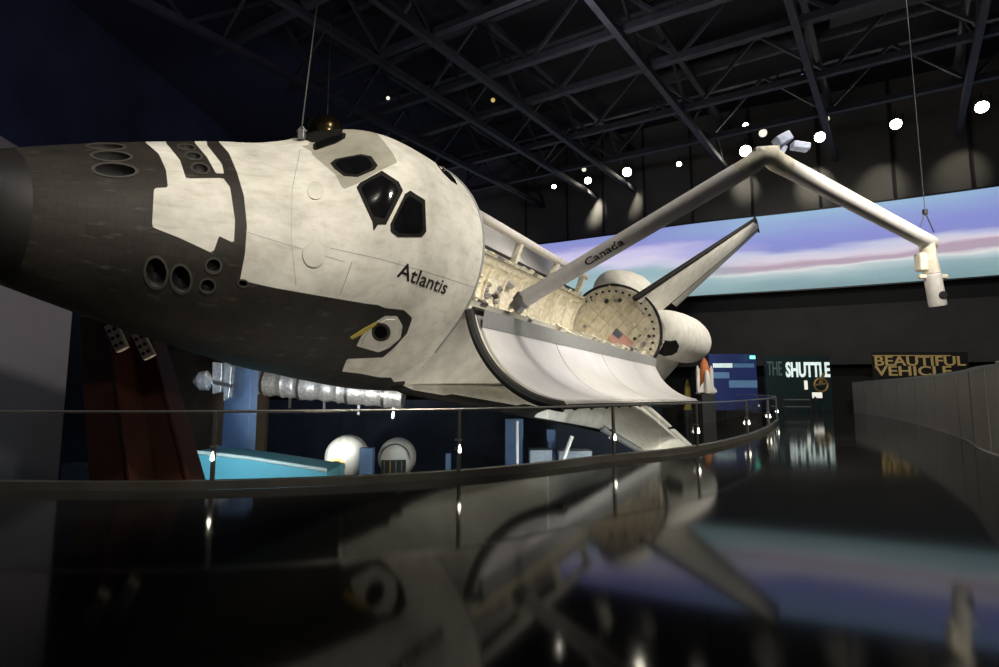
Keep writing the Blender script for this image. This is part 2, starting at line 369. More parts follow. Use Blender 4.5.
# --- crew compartment and nose
xs = [238, 238.6, 239.5, 241, 243, 246, 249, 252.5, 256]+[256+2.05*k for k in range(1, 160) if 256+2.05*k < 581.5]+[582]
rows = []; vco = []
for xo in xs: r_, per = ring(xo, NR); rows.append(r_); vco.append(per)
CAPX = 283
thr = [  # thruster wells on the nose: pixel ellipse (cx, cy, a, b, tilt)
    (106, 146.8, 18, 2.6, .03), (111.5, 156.4, 19, 4.4, .05), (115, 170.3, 21, 6.2, .06),
    (186.5, 147.4, 8, 2.2, .1), (193.5, 156.2, 7.5, 3.2, .15), (200.3, 168.7, 8, 4.4, .2),
    (156, 272.5, 10.5, 15, -.1), (181, 279, 9.5, 13.5, -.15), (213.4, 266, 7, 7, 0), (207.5, 286, 7, 6.5, 0), (243, 283.5, 4.5, 3, .2)]
def ell(e, k=1., n=28):
    cx, cy, a, b, t = e
    return [(cx+k*(a*math.cos(q)*math.cos(t)-b*math.sin(q)*math.sin(t)), cy+k*(a*math.cos(q)*math.sin(t)+b*math.sin(q)*math.cos(t))) for q in (2*PI*i/n for i in range(n))]
def fus_mesh(r0, r1, holes):
    mb = MB(); mb.grid(rows[r0:r1], True)
    me = bpy.data.meshes.new('fuselage'); me.from_pydata([tuple(p) for p in mb.v], [], mb.f)
    b = bmesh.new(); b.from_mesh(me); bmesh.ops.recalc_face_normals(b, faces=b.faces); b.normal_update()
    if sum(f.normal.dot(f.calc_center_median()-O(450, 0, 380)) for f in b.faces) < 0: bmesh.ops.reverse_faces(b, faces=b.faces); b.normal_update()
    uvl = b.loops.layers.uv.new('UVMap')
    b.verts.ensure_lookup_table()
    for f in b.faces:
        wrap = {v.index % NR for v in f.verts} >= {0, NR-1}
        for l in f.loops:
            k = l.vert.index % NR
            if wrap and k == 0: k = NR
            l[uvl].uv = (l.vert.co.x, (k/NR-.5)*13.2)
    return b, me
i_cap = min(range(len(xs)), key=lambda i: abs(xs[i]-CAPX))
b, me = fus_mesh(i_cap, len(xs), thr)
bvh = BVHTree.FromBMesh(b)
def cast(x, y):
    d = rayl(x, y); h = bvh.ray_cast(CAML, d)
    if h[0] is None:
        best = None
        for k in range(60, 260, 2):
            q = bvh.find_nearest(CAML+d*(k*.1))
            if q[0] is not None and (best is None or q[3] < best[3]): best = q
        h = best
    n = h[1]
    if n.dot(h[0]-O(h[0].x/IN+236, 0, 370)) < 0: n = -n
    return h[0].copy(), n.copy()
nor = [v.normal.copy() for v in b.verts]
near = set()
def pipmax(p, q=0.):
    return max(pip(*p, ell(e)) for e in thr)
TB = [(min(q[0] for q in ell(e))-5, max(q[0] for q in ell(e))+5, min(q[1] for q in ell(e))-5, max(q[1] for q in ell(e))+5) for e in thr]
for f in b.faces:
    c_ = f.calc_center_median()
    if f.normal.dot(CAML-c_) <= 0: continue
    x, y = l2p(c_)
    if any(t[0] < x < t[1] and t[2] < y < t[3] for t in TB) and pipmax((x, y)) > -5: near.update(f.edges)
bmesh.ops.subdivide_edges(b, edges=list(near), cuts=3, use_grid_fill=True)
b.normal_update(); b.verts.ensure_lookup_table()
nor = [v.normal.copy() for v in b.verts]
vin = {}
for f in b.faces:
    c_ = f.calc_center_median()
    if f.normal.dot(CAML-c_) <= 0: continue
    x, y = l2p(c_)
    if any(t[0] < x < t[1] and t[2] < y < t[3] for t in TB):
        for v in f.verts: vin[v.index] = pipmax(l2p(v.co))
kill = [f for f in b.faces if any(vin.get(v.index, -9) > 0 for v in f.verts)]
_unused = [f for f in [] if f.normal.dot(CAML-f.calc_center_median()) > 0 and any(min(pip(*l2p(v.co), ell(e)) for v in f.verts) > -1 for e in thr if abs(l2p(f.verts[0].co)[0]-e[0]) < 30)]
bmesh.ops.delete(b, geom=kill, context='FACES_ONLY')
b.to_mesh(me); b.free()
sdf_attrs(me, nor); me.materials.append(M['tiles']); me.shade_smooth()
fus = bpy.data.objects.new('fuselage', me); C.objects.link(fus); fus.parent = orb
# nose cap of reinforced carbon
mb = MB(); mb.grid(rows[:i_cap+1], True); M['rcc'] = mat('carbon_nose_cap', (.016, .0145, .013), .45, var=.3, scale=2)
cap_ = mb.build('nose_cap', M['rcc'], orb, True); cap_['label'] = 'dark rounded nose cap'
# --- conforming patches on the hull, traced and then laid on the curved surface
def densify(poly, step):
    out = []
    for (x1, y1), (x2, y2) in zip(poly, poly[1:]+poly[:1]):
        n = max(1, int(math.hypot(x2-x1, y2-y1)/step))
        out += [(x1+(x2-x1)*k/n, y1+(y2-y1)*k/n) for k in range(n)]
    return out
def patch(name, poly, off, m, parent, step=2.5, hole=None, mirror=False, smooth=True, caster=None):
    ol = densify(poly, step); n = len(ol); pts = [Vector(p) for p in ol]; edges = [(k, (k+1) % n) for k in range(n)]
    if hole:
        hl = densify(hole, step); h = len(hl); pts += [Vector(p) for p in hl]; edges += [(n+k, n+(k+1) % h) for k in range(h)]
    x0, x1 = min(p[0] for p in ol), max(p[0] for p in ol); y0, y1 = min(p[1] for p in ol), max(p[1] for p in ol)
    x = x0
    while x < x1:
        y = y0
        while y < y1:
            if pip(x, y, ol) > step*.6 and (not hole or pip(x, y, hole) < -step*.6): pts.append(Vector((x, y)))
            y += step
        x += step
    vs, _, fs, *_r = geometry.delaunay_2d_cdt(pts, edges, [], 1, 1e-5)
    fs = [f for f in fs if not hole or pip(sum(vs[i].x for i in f)/len(f), sum(vs[i].y for i in f)/len(f), hole) < 0]
    fs = [f for f in fs if pip(sum(vs[i].x for i in f)/len(f), sum(vs[i].y for i in f)/len(f), ol) > 0]
    P3 = [(caster or cast)(v.x, v.y) for v in vs]
    top = [p+nn*off for p, nn in P3]; bot = [p-nn*.01 for p, nn in P3]; N_ = len(vs)
    ed = {}
    for f in fs:
        for a, c in zip(f, f[1:]+f[:1]): ed[(a, c)] = 1
    faces = [tuple(f) for f in fs]+[(a, a+N_, c+N_, c) for (a, c) in ed if (c, a) not in ed]
    def mk(flip):
        k = -1 if flip else 1
        q = MB().add([(p.x, p.y*k, p.z) for p in top+bot], faces)
        return q.build(name, m, parent, smooth)
    o = mk(False)
    if mirror: return o, mk(True)
    return o
def shrink(poly, k):
    cx = sum(p[0] for p in poly)/len(poly); cy = sum(p[1] for p in poly)/len(poly)
    return [(cx+(x-cx)*k, cy+(y-cy)*k) for x, y in poly]
# windows
WINS = [[(313, 145), (316.8, 141.8), (343, 132.9), (346, 134), (345, 138.3), (335.7, 143.6), (315.7, 150.3), (313.4, 149.4)],
        [(330.4, 163.5), (335.7, 159.3), (360.8, 154.5), (371.3, 156.6), (377.6, 165.6), (374.5, 169.8), (357.7, 177), (344, 176), (334.6, 168.7)],
        [(356.6, 187.6), (360, 183), (381.8, 171), (398.6, 182), (402.8, 191), (386, 224.5), (378, 224.5), (373.6, 231), (372.5, 222)],
        [(390.2, 224.3), (404.9, 194), (410, 190.8), (424.8, 200.2), (425.9, 231.7), (421.7, 237), (397.5, 237), (390.6, 231.7)]]
for k, w in enumerate(WINS):
    for o in (lambda r: r if isinstance(r, tuple) else (r,))(patch('cockpit_window', w, .012, M['black'], orb, 2., mirror=k > 1)):
        o['label'] = 'black framed cockpit window'
    pane = shrink(w if k != 2 else w[:6]+w[8:], .80)
    patch('window_pane', pane, .02, M['blackgloss'], o if k < 2 else o, 2.)
patch('overhead_window', [(435.5, 163.5), (442, 166.5), (449, 172.5), (455, 180), (457, 185), (451, 181), (443, 173)], .012, M['blackgloss'], orb, 2.)
# thruster wells: raised rim plus a sunk bowl
for e in thr:
    rim = patch('thruster_port', (lambda q: ell((e[0], e[1], e[2]*1.08+1.3, e[3]*1.08+1.1, e[4])))(0), .010, M['rim'], orb, 2., hole=ell(e, .97))
    c0, n0 = cast(e[0], e[1]); L0 = [cast(*q) for q in ell(e, 1., 28)]; bowl = []
    depth = .22 if e[2] > 9 else .12
    for s_ in (1., .9, .7, .45, .15):
        bowl.append([c0.lerp(p, s_)-n0*(depth*(1-s_*s_)**.6) for p, nn in L0])
    mb = MB(); mb.grid(bowl, True); mb.build('nozzle_bowl', M['rubber'], rim, True)
# round covers on the white nose
for e in ((315.5, 191, 8.2, 9, 0), (313.4, 254.6, 11.2, 12.6, -.1)):
    o = patch('round_cover', ell(e), .02, M['white'], orb, 2.5); o['label'] = 'round white cover on the nose side'
# hatch window ring, handle and marks
h_ = patch('side_hatch', [(361, 345), (364, 337.5), (374, 326.5), (386, 319), (395, 319), (399, 326.5), (397, 337), (388, 344.7), (378.5, 349)], .02, M['white'], orb, 2., hole=ell((380.7, 332, 9.6, 9.4, 0)))
h_['label'] = 'white side hatch with a round dark window'
patch('hatch_window', ell((380.7, 332, 6.3, 6.2, 0)), .012, M['blackgloss'], h_, 2.)
patch('hatch_handle', [(350, 337), (352, 339), (364, 333), (374, 326), (378, 322), (374, 323), (364, 328)], .012, M['yellow'], orb, 2.)
patch('access_mark', [(430, 374), (433, 374), (442, 363), (438.5, 363)], .008, M['text'], orb, 1.5)
patch('yellow_mark', [(440, 369), (452, 369), (452, 371), (440, 371)], .006, M['yellow'], orb, 1.5)
patch('yellow_mark', [(438, 373.5), (449, 373.5), (448, 375.5), (437, 375.5)], .006, M['yellow'], orb, 1.5)
# panel seams on the white hull
for ln in ([(300, 150), (292, 190), (291, 240), (296, 286)], [(330, 248), (380, 259), (430, 273), (476, 288)], [(352, 262), (340, 295)], [(246, 232), (292, 246), (345, 262)]):
    up_ = [(x-.25, y-.35) for x, y in ln]; dn = [(x+.25, y+.35) for x, y in ln][::-1]
    patch('hull_seam', up_+dn, .003, M['strip'], orb, 4.)
# the name on the flank
A0, _ = cast(396.3, 275.8); A1, _ = cast(444.5, 294.0)
me_t = text_mesh('Atlantis', 1., bold=.012); bm_t = bmesh.new(); bm_t.from_mesh(me_t)
bmesh.ops.triangulate(bm_t, faces=bm_t.faces); bmesh.ops.subdivide_edges(bm_t, edges=[e for e in bm_t.edges if e.calc_length() > .12], cuts=3)
tx0 = min(v.co.x for v in bm_t.verts); tx1 = max(v.co.x for v in bm_t.verts); th_ = max(v.co.y for v in bm_t.verts)
HT, _ = cast(404.3, 262.5)
hcap = (HT.z-A0.z)-(A1.z-A0.z)*(HT.x-A0.x)/(A1.x-A0.x)
for v in bm_t.verts:
    f_ = (v.co.x-tx0)/(tx1-tx0); x_ = A0.x+(A1.x-A0.x)*f_; z_ = A0.z+(A1.z-A0.z)*f_+v.co.y/th_*hcap*1.02
    h = bvh.ray_cast(Vector((x_, -6, z_)), Vector((0, 1, 0)))
    v.co = (h[0] if h[0] else Vector((x_, -2.6, z_)))+Vector((0, -.010, 0))
me_n = bpy.data.meshes.new('name_lettering'); bm_t.to_mesh(me_n); bm_t.free(); me_n.materials.append(M['text'])
o = bpy.data.objects.new('name_lettering', me_n); C.objects.link(o); o.parent = orb; o['label'] = 'black painted name lettering'
# --- aft rim of the crew compartment, and the forward bulkhead of the bay
r582 = [secpt(582, -.05+(PI+.1)*k/60) for k in range(61)]
mb = MB(); mb.tube(r582, .035, 8); mb.build('bay_front_seal', M['strip'], orb, True)
mb = MB(); pl = [secpt(581, 2*PI*k/96) for k in range(96)]; mb.extrude(pl, (.03, 0, 0)); mb.build('forward_bulkhead', M['cream'], orb)
# --- mid body shell under the bay
def hull(xo, k, n=40):   # starboard hinge -> keel -> port hinge
    return secpt(582, .3-(PI+.6)*k/n)+Vector(((xo-582)*IN, 0, 0))
mb = MB(); mb.grid([[hull(582+725*i/24, k) for k in range(41)] for i in range(25)])
midb = mb.build('mid_fuselage', M['white'], orb, True)
me = midb.data; me.materials.append(M['black'])
for p in me.polygons:
    if p.center.z < (314-400)*IN: p.material_index = 1
# --- payload bay liner, sills, frames, wire trays
def bayp(xo, t, R=93): return O(xo, R*math.cos(t), 412+R*1.02*math.sin(t))
mb = MB(); mb.grid([[bayp(584+720*i/30, -PI*k/32) for k in range(33)] for i in range(31)])
mb.build('bay_liner', M['cream'], orb, True, fix=False)
for i in range(13):
    xo = 612+i*56
    mb = MB(); mb.grid([[bayp(xo+dx, -PI*k/28, R) for k in range(29)] for dx, R in ((-2.5, 93), (-2.5, 88), (2.5, 88), (2.5, 93))])
    mb.build('bay_frame', M['cream2'], orb)
for i in range(12):
    for k in range(6):
        if random.random() < .25: continue
        a0 = -PI*(.08+.14*k); a1 = a0-PI*.12; x0_ = 617+i*56; x1_ = x0_+46
        mb = MB(); mb.grid([[bayp(x0_+(x1_-x0_)*u/5, a0+(a1-a0)*v/5, 93-2.2*math.sin(PI*min(1, u/5*1.0))*math.sin(PI*v/5)-.5) for v in range(6)] for u in range(6)])
        mb.build('blanket_pad', M['cream2'], orb, True)
for sy in (-1, 1):
    mb = MB(); mb.box(O(944, sy*99, 414), (724*IN, 14*IN, 12*IN)); mb.build('sill_longeron', M['cream2'], orb)
    mb = MB(); mb.box(O(944, sy*107, 421), (724*IN, 5*IN, 5*IN)); mb.build('door_hinge_line', M['darkmetal'], orb)
    mb = MB(); mb.tube([O(600, sy*92, 421), O(1290, sy*92, 421)], .03, 8); mb.build('sill_pipe', M['greymetal'], orb, True)
    for i in range(26):
        xo = 606+i*27+random.uniform(-6, 6)
        if sy < 0 and 640 < xo < 668: continue
        w_ = random.uniform(5, 13); h__ = random.uniform(3, 9)
        mb = MB(); mb.box(O(xo, sy*(98+random.uniform(-4, 3)), 420+h__/2), (w_*IN, random.uniform(4, 9)*IN, h__*IN))
        mb.build('latch_fitting', random.choice([M['cream2'], M['cream2'], M['greymetal'], M['cream'], M['cream']]), orb, bevel=.01)
# equipment in the forward bay on the starboard wall
for i in range(70):
    xo = random.uniform(690, 1010); t = -random.uniform(.12, .95)*1.0; p = bayp(xo, t, 88); s_ = random.uniform(.08, .30)
    R = Matrix.Rotation(-t, 3, 'X')
    mb = MB(); mb.box(p, (s_*random.uniform(.6, 1.6), s_*random.uniform(.5, 1), s_*.8), R)
    mb.build('bay_equipment_box', random.choice([M['cream2'], M['greymetal'], M['strip'], M['cream2'], M['darkmetal']]), orb, bevel=.015)
for i in range(10):
    x0_ = random.uniform(600, 900); t = -random.uniform(.15, 1.); pts = []
    for k in range(7): pts.append(bayp(x0_+k*22, t+random.uniform(-.05, .05), 90))
    mb = MB(); mb.tube(pts, .022, 6); mb.build('cable_run', M['darkmetal'], orb, True)
# keel bridge hump and airlock tunnel low in the bay
mb = MB(); mb.lathe(O(584, 0, 352), (1, 0, 0), [(0, .6), (.3, .75), (1.6, .8), (1.9, .72), (2.0, .45), (2.3, .45)], 28); mb.build('airlock_tunnel', M['cream2'], orb, True)
# --- aft bulkhead
pl = []
for k in range(65):
    a = PI*k/64; pl.append(O(1307, 103*math.cos(a), 412+93*math.sin(a)))
for k in range(1, 32): a = -PI*k/32; pl.append(O(1307, -103*math.cos(a), 412+100*math.sin(a)))
mb = MB(); mb.extrude(pl, (.05, 0, 0)); abk = mb.build('aft_bulkhead', M['cream2'], orb)
arc = [O(1306, 105*math.cos(PI*k/48), 412+95*math.sin(PI*k/48)) for k in range(49)]
mb = MB(); mb.grid([[p+Vector((dx, 0, 0))+(Vector((0, p.y, p.z-.3)).normalized()*dr) for p in arc] for dx, dr in ((-.04, -.02), (-.04, .10), (.22, .10), (.22, -.02), (-.04, -.02))])
mb.build('bulkhead_seal', M['rubber'], orb, True)
for k in range(18):
    a = PI*(k+.5)/18; p = O(1304, 92*math.cos(a), 412+82*math.sin(a)); mb = MB(); mb.lathe(p, (-1, 0, 0), [(0, .07), (.06, .07)], 10); mb.build('latch_hole', M['rubber'], abk)
for i in range(5):
    for j in range(4):
        y0, z0 = -58+i*27, 352+j*33
        if (y0+10)**2/92**2+(z0+14-412)**2/84**2 > 1: continue
        mb = MB(); mb.box(O(1305, y0+12, z0+14), (.05, 26.4*IN, 32.4*IN)); mb.build('bulkhead_blanket', M['cream'], abk, bevel=.02)
for i in range(26):
    a = random.uniform(0, 2*PI); r_ = random.uniform(.55, .93); s_ = random.uniform(.06, .2)
    mb = MB(); mb.box(O(1302, 95*r_*math.cos(a), 410+85*r_*math.sin(a)), (.14, s_, s_*random.uniform(.6, 1.5))); mb.build('bulkhead_fitting', random.choice([M['darkmetal'], M['greymetal'], M['cream2']]), abk, bevel=.01)
def plane_x(px, py, X):
    d = rayl(px, py); return CAML+d*((X-CAML.x)/d.x)
fc = plane_x(620.5, 340.5, O(1302, 0, 0).x)
FW, FH = 1.25, .72; fr, fu = Vector((0, -1, 0)), Vector((0, 0, 1)); fx = Vector((-.02, 0, 0))
flag = None
mb = MB(); mb.box(fc, (.02, FW, FH)); flag = mb.build('national_flag', M['flagwhite'], orb); flag['label'] = 'small striped flag on the bulkhead'
mb = MB()
for k in range(0, 13, 2): mb.box(fc+fu*(FH*(.5-(k+.5)/13))+Vector((-.012, 0, 0)), (.01, FW, FH/13))
mb.build('red_stripes', M['red'], flag)
mb = MB(); mb.box(fc-fr*(FW*.3)+fu*(FH*.23)+Vector((-.02, 0, 0)), (.012, FW*.4, FH*.54)); mb.build('blue_canton', M['navy'], flag)
mb = MB()
for i in range(5):
    for j in range(6): mb.box(fc-fr*(FW*.3)+fu*(FH*.23)+Vector((-.028, (j-2.5)*FW*.06, (i-2)*FH*.1)), (.006, .022, .022))
mb.build('stars', M['flagwhite'], flag)
# --- payload bay doors with radiators
def door(sy, chord, ang0):
    R = 103; half = math.asin(chord/2/R)
    hy, hz = 105, 420
    d = Vector((math.cos(ang0), math.sin(ang0))); nrm = Vector((math.sin(ang0), -math.cos(ang0)))  # bulges to the outside/below
    mid = Vector((hy, hz))+d*chord/2-nrm*(R*math.cos(half))
    def P(xo, t, dr=0.):
        a = -half+2*half*t; q = mid+nrm*((R+dr)*math.cos(a))+d*((R+dr)*math.sin(a))
        return O(xo, sy*q.x, q.y)
    return P
for sy, ang in ((-1, 0.0), (1, .18)):
    P = door(sy, 126, ang); nm = 'payload_bay_door'
    mb = MB(); mb.grid([[P(584, t/20, dr) for t in range(21)]+[P(1306, t/20, dr) for t in range(20, -1, -1)] for dr in (0, 5)][:0] or [[P(584+722*i/30, t/20, 4.5) for t in range(21)] for i in range(31)])
    mb.grid([[P(584+722*i/30, t/20, 0) for t in range(21)] for i in range(31)])
    for e_ in (584, 1306): mb.grid([[P(e_, t/20, 0) for t in range(21)], [P(e_, t/20, 4.5) for t in range(21)]])
    for t_ in (0, 1): mb.grid([[P(584+722*i/30, t_, 0) for i in range(31)], [P(584+722*i/30, t_, 4.5) for i in range(31)]])
    dr_ = mb.build(nm, M['white'], orb, True)
    dr_['label'] = 'port payload bay door hanging open' if sy < 0 else 'starboard payload bay door hanging open'
    for i in range(4):
        x0_, x1_ = 592+i*178, 592+i*178+175
        mb = MB(); mb.grid([[P(x0_+(x1_-x0_)*u/8, .13+.83*t/20, -3) for t in range(21)] for u in range(9)])
        mb.grid([[P(x0_+(x1_-x0_)*u/8, .13+.83*t/20, -1) for t in range(21)] for u in range(9)])
        for e_ in (x0_, x1_): mb.grid([[P(e_, .13+.83*t/20, -3) for t in range(21)], [P(e_, .13+.83*t/20, -1) for t in range(21)]])
        for t_ in (.13, .96): mb.grid([[P(x0_+(x1_-x0_)*u/8, t_, -3) for u in range(9)], [P(x0_+(x1_-x0_)*u/8, t_, -1) for u in range(9)]])
        mb.build('radiator_panel', M['radiator'], dr_, True)
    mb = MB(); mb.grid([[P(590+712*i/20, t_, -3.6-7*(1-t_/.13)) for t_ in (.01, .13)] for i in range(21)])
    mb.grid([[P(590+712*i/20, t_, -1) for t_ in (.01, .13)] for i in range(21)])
    mb.build('hinge_strip', M['strip'], dr_)  # flat grey strip along the hinge side of the door
    sl = [P(582.5, t/30, 2) for t in range(31)]
    mb = MB(); mb.tube(sl, .12, 8); mb.build('end_seal', M['rubber'], dr_, True)
    mb = MB(); mb.tube([p+Vector((.13, 0, .05)) for p in sl], .04, 8); mb.build('seal_bead', M['cream2'], dr_, True)
    mb = MB(); mb.tube([P(584, 1, 2), P(1306, 1, 2)], .06, 8); mb.build('edge_seal', M['rubber'], dr_, True)
    for i in range(16):
        mb = MB(); mb.box(P(610+i*45, 1, 3), (.16, .09, .12)); mb.build('door_latch', M['darkmetal'], dr_)
# --- wings
def wing(sy):
    def le(y): return 568+(y-102)*5.6 if y < 180 else 1004+(y-180)*1.04
    def te(y): return 1400+(min(y, 250)-102)*.02+max(0, y-250)*.09
    ys = [96, 104, 112, 122, 134, 146, 158, 170, 182, 200, 225, 255, 290, 330, 370, 410, 440, 456, 464, 468]
    rows_ = []
    for y in ys:
        L_, T_ = le(max(y, 102)), te(y)
        if y > 440: L_ += (y-440)**2*.10; T_ -= (y-440)**2*.02
        f = (y-96)/372; zc = 312+f*16; th = 54*(1-f)+11
        if y < 180: th = min(th, 24+(y-96)*.35+30*0)
        r_ = []
        NA = 26
        for k in range(NA*2):
            up_ = k < NA; q = (k % NA)/NA; q = q if up_ else 1-q; q2 = (1-math.cos(PI*q))/2 if True else q
            shape = (q2**.5*(1-q2)*1.9+.02*(1-q2)) if True else 0
            c_ = T_-L_; tt = min(th, c_*.11+6)
            r_.append(O(L_+c_*q2, sy*y, zc+(shape*tt*(.62 if up_ else -.55))))
        rows_.append(r_)
    mb = MB(); mb.grid(rows_, True); mb.f.append(tuple(len(mb.v)-52+k for k in range(52)))
    w = mb.build('wing', M['white'], orb, True); me = w.data; me.materials.append(M['black'])
    for p in me.polygons:
        if p.normal.z < -.15 or (abs(p.center.y/IN) < 150 and p.normal.x < -.12): p.material_index = 1
    w['label'] = 'port wing dipping below the walkway' if sy < 0 else 'starboard wing raised behind the fuselage'
    pts = []
    for y in [184, 200, 225, 255, 290, 330, 370, 410, 440]:
        f = (y-96)/372; pts.append(O(le(y)-1, sy*y, 312+f*16))
    mb = MB(); mb.tube(pts, [.16-.09*i/8 for i in range(9)], 12); mb.build('wing_leading_edge', M['strip'], w, True)
    for a_, b_ in ((115, 212), (216, 425)):
        q = [O(te(a_)+1, sy*a_, 314), O(te(b_)+1, sy*b_, 320), O(te(b_)+52-.05*b_, sy*b_, 320), O(te(a_)+75, sy*a_, 314)]
        mb = MB(); n_ = len(q); top = [q[0]+Vector((0, 0, .12)), q[1]+Vector((0, 0, .09)), q[2]+Vector((0, 0, .01)), q[3]+Vector((0, 0, .01))]
        bot = [q[0]-Vector((0, 0, .12)), q[1]-Vector((0, 0, .09)), q[2]-Vector((0, 0, .01)), q[3]-Vector((0, 0, .01))]
        mb.add(top+bot, [(0, 1, 2, 3), (7, 6, 5, 4), (0, 4, 5, 1), (1, 5, 6, 2), (2, 6, 7, 3), (3, 7, 4, 0)]); mb.build('elevon', M['white'], w)
wing(-1); wing(1)
# --- aft fuselage, tail, pods, engines
def aftsec(xo, k, n=48):
    f = (xo-1307)/218; a = 2*PI*k/n; c, s = math.cos(a), math.sin(a); nn = 3.6-.6*f
    w = 105+10*math.sin(PI*f*.6); zt = 500-6*f; zb = 283+14*f; zm = (zt+zb)/2
    return O(xo, w*math.copysign(abs(c)**(2/nn), c), zm+(zt-zm)*math.copysign(abs(s)**(2/nn), s))
mb = MB(); mb.grid([[aftsec(1309+216*i/16, k) for k in range(48)] for i in range(17)], True)
mb.f.append(tuple(range(48))[::-1]); mb.f.append(tuple(16*48+k for k in range(48)))
af = mb.build('aft_fuselage', M['white'], orb, True); af.data.materials.append(M['black'])
for p in af.data.polygons:
    if p.center.z < -2.3 or (p.normal.x > .8): p.material_index = 1
def pod(sy):
    prof = [(1309, 8), (1312, 22), (1320, 33), (1335, 42), (1360, 49), (1400, 53), (1450, 55), (1500, 55), (1530, 52), (1550, 46), (1562, 34), (1566, 14)]
    rows_ = []
    for xo, r_ in prof:
        f = (xo-1309)/257; cy = 70+22*f; cz = 470+20*f
        rows_.append([O(xo, sy*(cy+r_*math.cos(2*PI*k/40)*1.12), cz+r_*math.sin(2*PI*k/40)*1.0) for k in range(40)])
    mb = MB(); mb.grid(rows_, True); mb.f.append(tuple(range(40))[::-1]); mb.f.append(tuple(11*40+k for k in range(40)))
    o = mb.build('engine_pod', M['white'], orb, True); o['label'] = 'rounded white engine pod, '+('port' if sy < 0 else 'starboard')+' of the tail'
    return o
pp = pod(-1); pod(1)
b = bmesh.new(); b.from_mesh(pp.data); bv2 = BVHTree.FromBMesh(b); b2 = bmesh.new(); b2.from_mesh(af.data); bv3 = BVHTree.FromBMesh(b2)
def cast2(x, y):
    d = rayl(x, y); hs = [h for h in (bv2.ray_cast(CAML, d), bv3.ray_cast(CAML, d)) if h[0] is not None]
    if hs: h = min(hs, key=lambda h: h[3])
    else: h = bv2.find_nearest(CAML+d*35)
    n = h[1]; n = -n if n.dot(d) > 0 else n
    return h[0].copy(), n.copy()
patch('dark_vent', [(658, 345), (664, 340), (670, 341), (676, 340), (679, 346), (677, 352), (672, 355), (664, 356), (657, 353)], .02, M['black'], orb, 2., caster=cast2)
b.free(); b2.free()
def fin_row(z, xl, xt, th):
    L_ = xt-xl; out = []
    pr = [(0, .08), (.06, .45), (.2, .8), (.45, 1), (.62, .95)]
    for q, h in pr: out.append(O(xl+L_*q, th*h, z))
    for q, h in reversed(pr): out.append(O(xl+L_*q, -th*h, z))
    return out
Z0, Z1 = 494, 816
def fl(f): return (1272+318*f, 1560+140*f, 13-6.5*f)
mb = MB(); mb.grid([fin_row(Z0+(Z1-Z0)*f, *fl(f)) for f in (0, .25, .5, .75, 1)], True); mb.f += [tuple(range(10))[::-1], tuple(40+k for k in range(10))]
fin = mb.build('vertical_tail', M['white'], orb, True); fin['label'] = 'white swept tail fin'
mb = MB(); pts = []
mb.tube([O(fl(f)[0]+1, 0, Z0+(Z1-Z0)*f) for f in (0, .25, .5, .75, 1)], [.17, .155, .14, .12, .10], 10); mb.build('fin_leading_edge', M['black'], fin, True)
rr = []
for f in (.12, .5, .985):
    xl, xt, th = fl(f); L_ = xt-xl; z = Z0+(Z1-Z0)*f
    rr.append([O(xl+L_*q, th*h, z) for q, h in ((.635, .98), (1., .22))]+[O(xl+L_*q, -th*h, z) for q, h in ((1., .22), (.635, .98))])
mb = MB(); mb.grid(rr, True); mb.f += [tuple(range(4))[::-1], tuple(8+k for k in range(4))]; mb.build('rudder', M['white'], fin)
mb = MB(); mb.grid([[p+Vector((s_*.012, 0, 0)) for p in (O(fl(f)[0]+(fl(f)[1]-fl(f)[0])*.63, k*(fl(f)[2]+.4), Z0+(Z1-Z0)*f) for k in (-1, 1))] for f in (.12, .5, .985) for s_ in (1,)])
mb.build('rudder_gap', M['black'], fin)
mb = MB(); mb.bar(O(fl(1)[0]-2, 0, Z1), O(fl(1)[1], 0, Z1), .30, .10, upv); mb.build('fin_tip_cap', M['black'], fin)
for sy, z_, y_ in ((1, 378, 53), (-1, 378, 53), (0, 443, 0)):
    mb = MB(); mb.lathe(O(1512, sy*y_, z_), (1, 0, .05), [(0, .35), (.3, .42), (.8, .72), (1.5, 1.0), (2.4, 1.18), (2.42, 1.12), (1.5, .94), (.8, .66)], 32, cap=False); mb.build('engine_nozzle', M['nozzle'], orb, True)
mb = MB(); mb.box(O(1570, 0, 293), (85*IN, 190*IN, 12*IN)); mb.build('body_flap', M['black'], orb, bevel=.05)
# starboard sensor boom on its pedestals
sb = thing('sensor_boom', 'long pale boom lying on the far sill of the payload bay', 'boom', MO @ O(640, 112, 425))
def Wd(xo, y, z): return MO @ O(xo, y, z)
def lp(p, root): return Vector(p)-Vector(root.location)
mb = MB(); mb.tube([lp(Wd(790, 120, 462), sb), lp(Wd(1278, 120, 462), sb)], .19, 16); mb.build('boom_tube', M['arm'], sb, True)
mb = MB(); mb.tube([lp(Wd(742, 120, 463), sb), lp(Wd(770, 120, 462), sb), lp(Wd(790, 120, 462), sb)], [.16, .24, .24], 16); mb.build('end_joint', M['cream2'], sb, True)
for xo in (800, 960, 1120, 1265):
    mb = MB(); mb.bar(lp(Wd(xo, 104, 418), sb), lp(Wd(xo, 119, 456), sb), .30, .22, aft); mb.build('pedestal', M['cream2'], sb, bevel=.02)
